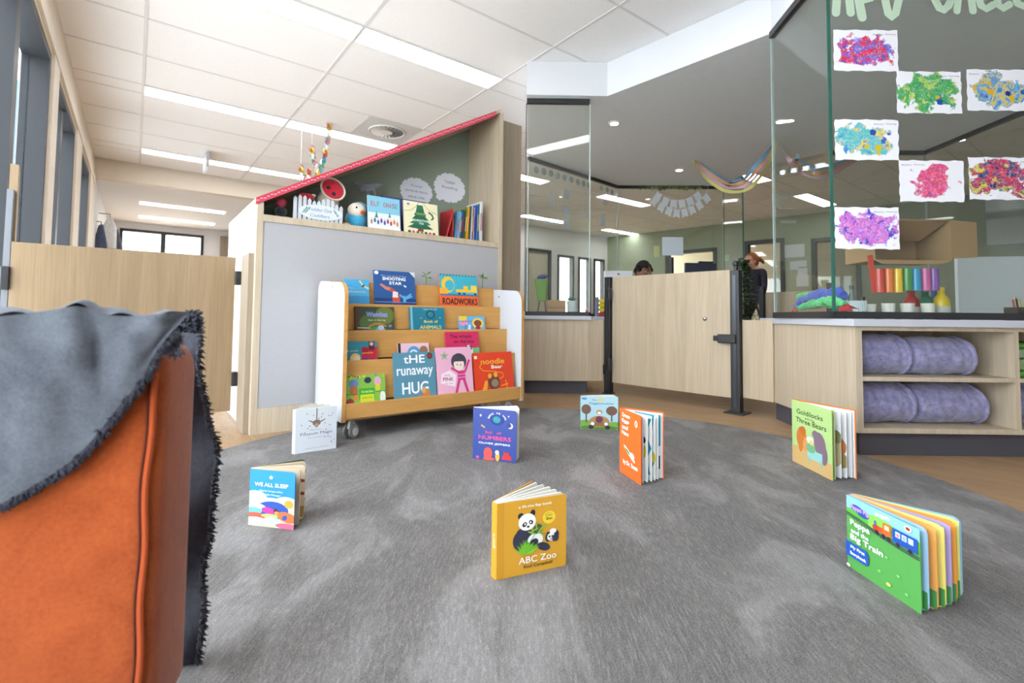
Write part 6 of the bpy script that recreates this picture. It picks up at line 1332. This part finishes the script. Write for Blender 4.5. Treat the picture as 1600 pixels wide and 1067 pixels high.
# notices on the sage wall
for k, (px, py, w, h, lb) in enumerate(((1241, 392, .34, .24, 'large white one beside the dark door'), (1241, 415, .14, .16, 'left small one under the large one'), (1253, 412, .16, .12, 'upper right small one'), (1254, 425, .16, .14, 'middle right small one'), (1254, 439, .2, .2, 'lowest one left of the window'), (1135, 403, .12, .12, 'small green one left of the dark door'), (1570, 315, .42, .5, 'upper one at the right edge'), (1575, 355, .46, .5, 'lower one at the right edge'))):
    pv = VP(px, py, GW0, GWD); nn = GN; q = pv+GN*.004
    o = MB().prism([q-GWD*w/2-Vector((0, 0, h/2)), q+GWD*w/2-Vector((0, 0, h/2)), q+GWD*w/2+Vector((0, 0, h/2)), q-GWD*w/2+Vector((0, 0, h/2))], GN*.004, c('#d9dde0' if k != 5 else '#b8d0a4', .7)).build('wall_notice'); tag(o, 'paper notice on the sage wall, '+lb, 'notice', 'notices on the sage wall')
# coats on the corridor wall
def coat(px, py, Y, col, label, L_=.75, w=.16):
    p = YP(px, py, Y); t = thing('hanging_coat', label, 'coat', (p.x, p.y, p.z-L_)); m = MB()
    mt = fabric('coat_'+col.strip('#'), col, '#%02x%02x%02x' % tuple(min(255, int(col[i:i+2], 16)+30) for i in (1, 3, 5)), 40, .2, 12)
    m.grid(lambda a_, b_: (p.x+(w*(.35+.65*min(1, b_*3)))*(.55+.25*math.sin(a_*31.4)*b_*.25)*math.cos(a_*2*PI), p.y+(w*.5)*(.4+.6*min(1, b_*3))*math.sin(a_*2*PI), p.z-L_*b_), 26, 14, mt); m.build('body', t)
    hk = MB().tube([(p.x, p.y, p.z-.02), (p.x, p.y, p.z+.05), (XW+.001, p.y, p.z+.05)], .006, M_BLACK, 6); hk.build('hook', t)
coat(158, 352, 8.9, '#3f4a66', 'navy coat hanging on the corridor wall beyond the left gate', .8, .14)
coat(172, 340, 9.3, '#dfe3ea', 'white cloth hanging on the corridor wall', .45, .15)
coat(180, 358, 9.8, '#3a3c46', 'dark grey jacket hanging nearest the corridor doors', .8, .19)

# ---------------------------------------------------------------- people
def body_mesh(name, joints, bones, head, headr, face_dir, parent, mats, matfn, voxel=.012):
    """one continuous figure: skinned skeleton + modelled head fused by a voxel remesh"""
    me = bpy.data.meshes.new(name); ks = list(joints); idx = {k: i for i, k in enumerate(ks)}
    me.from_pydata([joints[k][0] for k in ks], [(idx[a], idx[b]) for a, b in bones], []); o = bpy.data.objects.new(name, me); COL.objects.link(o)
    sk = o.modifiers.new('skin', 'SKIN'); sk.use_smooth_shade = True
    for k in ks: me.skin_vertices[0].data[idx[k]].radius = joints[k][1]
    me.skin_vertices[0].data[0].use_root = True
    o.modifiers.new('sub', 'SUBSURF').levels = 2
    dg = bpy.context.evaluated_depsgraph_get(); bpy.context.view_layer.update(); em = bpy.data.meshes.new_from_object(o.evaluated_get(bpy.context.evaluated_depsgraph_get()))
    mb = MB(); mb.add([v.co.copy() for v in em.vertices], [tuple(p.vertices) for p in em.polygons], mats[0], True)
    H_ = Vector(head); f = Vector(face_dir).normalized(); s_ = f.cross(Vector((0, 0, 1))).normalized(); Rm = Matrix((s_, f, Vector((0, 0, 1)))).transposed()
    mb.ell(H_, (headr*.78, headr*.95, headr*1.15), mats[0], 24, 18, Rm)
    mb.ell(H_+f*headr*.45-Vector((0, 0, headr*.62)), (headr*.50, headr*.50, headr*.50), mats[0], 18, 12, Rm)      # jaw
    mb.tube([H_+f*headr*.90+Vector((0, 0, headr*.20)), H_+f*headr*1.16-Vector((0, 0, headr*.22)), H_+f*headr*.92-Vector((0, 0, headr*.34))], [headr*.09, headr*.15, headr*.10], mats[0], 10)
    mb.ell(H_+f*headr*.90-Vector((0, 0, headr*.62)), (headr*.26, headr*.12, headr*.08), mats[0], 12, 8, Rm)      # lips
    for sg in (-1, 1): mb.ell(H_+s_*sg*headr*.78, (headr*.10, headr*.2, headr*.28), mats[0], 12, 8, Rm)
    bpy.data.objects.remove(o)
    b = mb.build(name, parent); r = b.modifiers.new('r', 'REMESH'); r.mode = 'VOXEL'; r.voxel_size = voxel; r.use_smooth_shade = True
    sm = b.modifiers.new('s', 'SMOOTH'); sm.factor = .5; sm.iterations = 3
    bpy.context.view_layer.update(); fm_ = bpy.data.meshes.new_from_object(b.evaluated_get(bpy.context.evaluated_depsgraph_get()))
    b.modifiers.clear(); b.data = fm_; fm_.materials.clear()
    for m_ in mats: fm_.materials.append(m_)
    inv = mat_of(parent)
    for p_ in fm_.polygons: p_.material_index = matfn(inv @ p_.center); p_.use_smooth = True
    return b, (s_, f, Rm)
SKIN = c('#dba88c', .5); SKIN2 = c('#8a5a40', .5)
def hand(parent, wrist, d, side, skin):
    """palm, four unequal bent fingers and a thumb from the side of the palm"""
    d = Vector(d).normalized(); s_ = Vector(side).normalized(); n = d.cross(s_); w = Vector(wrist); m = MB()
    m.tube([w, w+d*.03, w+d*.085], [.024, .036, .036], skin, 10)
    for k, (L_, o) in enumerate(((.068, -.027), (.078, -.009), (.072, .009), (.056, .026))):
        a = w+d*.08+s_*o; m.tube([a, a+d*L_*.45, a+d*L_*.8+n*.012, a+d*L_*.92+n*.028], [.0095, .009, .008, .006], skin, 8)
    a = w+d*.03-s_*.03; m.tube([a, a-s_*.02+d*.03, a-s_*.022+d*.06+n*.008], [.012, .010, .007], skin, 8)
    return m
# standing woman
hd = DP(1176, 409, 8.0); gx, gy = hd.x, hd.y; fdir = (-RI*.96-Vector((FW.x, FW.y, 0))*.28).normalized(); fdir.z = 0; sdir = fdir.cross(Vector((0, 0, 1)))
top = DP(1178, 396, 8.0).z; HR = .115
t = thing('person', 'woman in a dark navy shirt with tied ginger hair, walking left beyond the glass', 'person', (gx, gy, -.01), 0)
B0_ = Vector((gx, gy, 0))+RI.xy.to_3d()*.05
def J(f, s_, z, r): p = B0_+fdir*f+sdir*s_; return ((p.x, p.y, z), (r, r))
k_ = top/1.66
jn = {'pelvis': J(0, 0, .95*k_, .125), 'belly': J(0, 0, 1.08*k_, .115), 'chest': J(.0, 0, 1.24*k_, .13), 'collar': J(0, 0, 1.36*k_, .085), 'neck': J(.01, 0, 1.42*k_, .052), 'skull': J(.025, 0, 1.50*k_, .055)}
for sg, n__ in ((-1, 'l'), (1, 'r')):
    jn['sh'+n__] = J(0, .17*sg, 1.34*k_, .058); jn['el'+n__] = J(-.04*sg, .225*sg, 1.08*k_, .043); jn['wr'+n__] = J(.06-.06*sg, .235*sg, .85*k_, .026)
    jn['hip'+n__] = J(0, .09*sg, .86*k_, .092); jn['kn'+n__] = J(.10*sg+.03, .10*sg, .48*k_, .058); jn['an'+n__] = J(.12*sg-.04, .10*sg, .09, .037); jn['to'+n__] = J(.12*sg+.12, .11*sg, .035, .032)
bn = [('pelvis', 'belly'), ('belly', 'chest'), ('chest', 'collar'), ('collar', 'neck'), ('neck', 'skull')]
for n__ in 'lr': bn += [('collar', 'sh'+n__), ('sh'+n__, 'el'+n__), ('el'+n__, 'wr'+n__), ('pelvis', 'hip'+n__), ('hip'+n__, 'kn'+n__), ('kn'+n__, 'an'+n__), ('an'+n__, 'to'+n__)]
H_ = Vector((gx, gy, top-HR*1.15))+fdir*.03
SH = c('#2b2d3c', .8); TR_ = c('#23252c', .8); SHO = c('#1c1c1e', .5); SLV = c('#3a3048', .8)
def mf(p):
    if p.z > 1.395*k_: return 0
    r_ = (Vector((p.x, p.y, 0))-B0_); la = abs(r_.dot(sdir))
    if la > .175 and p.z < .865*k_ and p.z > .7*k_: return 0
    if la > .175 and p.z < 1.17*k_ and p.z > .7*k_: return 4
    if p.z > .93*k_: return 1
    if p.z > .10: return 2
    return 3
bd, (s_, f, Rm) = body_mesh('body', jn, bn, H_, HR, fdir, t, [SKIN, SH, TR_, SHO, SLV], mf)
for sg, n__ in ((-1, 'l'), (1, 'r')):
    wv_ = Vector(jn['wr'+n__][0]); hand(t, wv_, (fdir*.15-Vector((0, 0, 1))), fdir*sg, SKIN).build('hand', t)
HAIR = c('#a05c34', .5)
m = MB().ell(H_-fdir*.018+Vector((0, 0, .018)), (HR*.86, HR*.98, HR*1.15), HAIR, 24, 16, Rm)
V = m.v                                                   # keep the face clear
for i, v in enumerate(V):
    r_ = v-H_
    if r_.dot(f) > HR*.45 and r_.z < HR*.75: V[i] = v-f*(r_.dot(f)-HR*.42)
m.build('hair', t)
q = H_-fdir*HR*.95+Vector((0, 0, HR*.35)); MB().tube([q, q-fdir*.05+Vector((0, 0, .012)), q-fdir*.11-Vector((0, 0, .02)), q-fdir*.15-Vector((0, 0, .07))], [.03, .038, .03, .006], HAIR, 10).build('ponytail', t)
m = MB()
for sg in (-1, 1):
    e = H_+f*HR*.86+s_*sg*HR*.32+Vector((0, 0, HR*.05)); m.ell(e, (.013, .006, .008), c('#f2f2f0', .3), 12, 8, Rm); m.ell(e+f*.005, (.006, .003, .006), c('#33281f', .3), 10, 6, Rm)
m.build('eyes', t)
# seated person behind the gate: only the crown and forehead show
hd = DP(1001, 425, 5.8); top = DP(1003, 410, 5.8).z; fdir = (-Vector((FW.x, FW.y, 0))*.9+RI*.4); fdir.z = 0; fdir.normalize(); sdir = fdir.cross(Vector((0, 0, 1)))
t = thing('person', 'seated person with short dark curly hair, just showing over the gate', 'person', (hd.x, hd.y, -.01)); B0_ = Vector((hd.x, hd.y, 0)); HR = .108; zs_ = top-1.27
jn = {'pelvis': J(0, 0, .50+zs_, .13), 'belly': J(0, 0, .66+zs_, .12), 'chest': J(.02, 0, .84+zs_, .13), 'collar': J(.02, 0, .96+zs_, .085), 'neck': J(.03, 0, 1.02+zs_, .05), 'skull': J(.05, 0, 1.10+zs_, .055)}
for sg, n__ in ((-1, 'l'), (1, 'r')):
    jn['sh'+n__] = J(.02, .17*sg, .94+zs_, .058); jn['el'+n__] = J(.10, .22*sg, .70+zs_, .043); jn['wr'+n__] = J(.30, .15*sg, .66+zs_, .027)
    jn['hip'+n__] = J(.05, .10*sg, .47+zs_, .09); jn['kn'+n__] = J(.42, .12*sg, .47+zs_, .06); jn['an'+n__] = J(.44, .12*sg, .09, .038); jn['to'+n__] = J(.58, .13*sg, .04, .032)
H_ = Vector((hd.x, hd.y, top-HR*1.2))+fdir*.05
bd, (s_, f, Rm) = body_mesh('body', jn, bn, H_, HR, fdir, t, [SKIN2, c('#4a5668', .8), c('#2c2f38', .8), SHO], lambda p: 0 if p.z > .995+zs_ or ((Vector((p.x, p.y, 0))-B0_).dot(fdir) > .30 and p.z > .60+zs_) else 1 if p.z > .52+zs_ else 2 if p.z > .10 else 3)
for sg, n__ in ((-1, 'l'), (1, 'r')): hand(t, Vector(jn['wr'+n__][0]), fdir, sdir*sg, SKIN2).build('hand', t)
m = MB(); random.seed(2)
for k in range(90):
    a = random.uniform(0, 6.3); e = random.uniform(.1, 1.5); d_ = Vector((math.cos(a)*math.cos(e), math.sin(a)*math.cos(e), math.sin(e)))
    if d_.dot(f) > .55 and d_.z < .5: continue
    m.ell(H_+Vector((d_.x*HR*.85, d_.y*HR*.85, d_.z*HR*1.2)), (.026, .026, .024), c('#1f1c1c', .6), 8, 6)
m.ell(H_-f*.01+Vector((0, 0, .02)), (HR*.84, HR*.92, HR*1.12), c('#1f1c1c', .6), 18, 12, Rm)
m.build('hair', t)
for i, v in enumerate(m.v): pass
m = MB()
for sg in (-1, 1):
    e = H_+f*HR*.9+s_*sg*HR*.32+Vector((0, 0, HR*.05)); m.ell(e, (.013, .006, .008), c('#f2f2f0', .3), 12, 8, Rm); m.ell(e+f*.005, (.006, .003, .006), c('#1f1813', .3), 10, 6, Rm)
m.build('eyes', t)
t = thing('desk_chair', 'dark swivel desk chair under the seated person behind the gate', 'chair', (hd.x, hd.y, -.01)); zc = .47+zs_-.10
MB().box((hd.x-.2, hd.y-.2, zc-.07), (hd.x+.2, hd.y+.2, zc-.0), c('#2c2f36', .8)).build('seat', t, bevel=.02); MB().tube([(hd.x, hd.y, .06), (hd.x, hd.y, zc-.07)], .025, M_STEEL, 12).build('column', t)
for k in range(5): a = 2*PI*k/5; MB().tube([(hd.x, hd.y, .07), (hd.x+.25*math.cos(a), hd.y+.25*math.sin(a), .03)], [.022, .014], M_BLACK, 8).build('leg', t)
q = H2(hd)-fdir*.24; MB().obox(q-sdir*.19, sdir, .38, -fdir, .04, zc+.10, zc+.42, c('#2c2f36', .8)).build('backrest', t, bevel=.02)
MB().obox(q-sdir*.03, sdir, .06, -fdir, .015, zc-.06, zc+.12, M_BLACK).build('back_bracket', t)
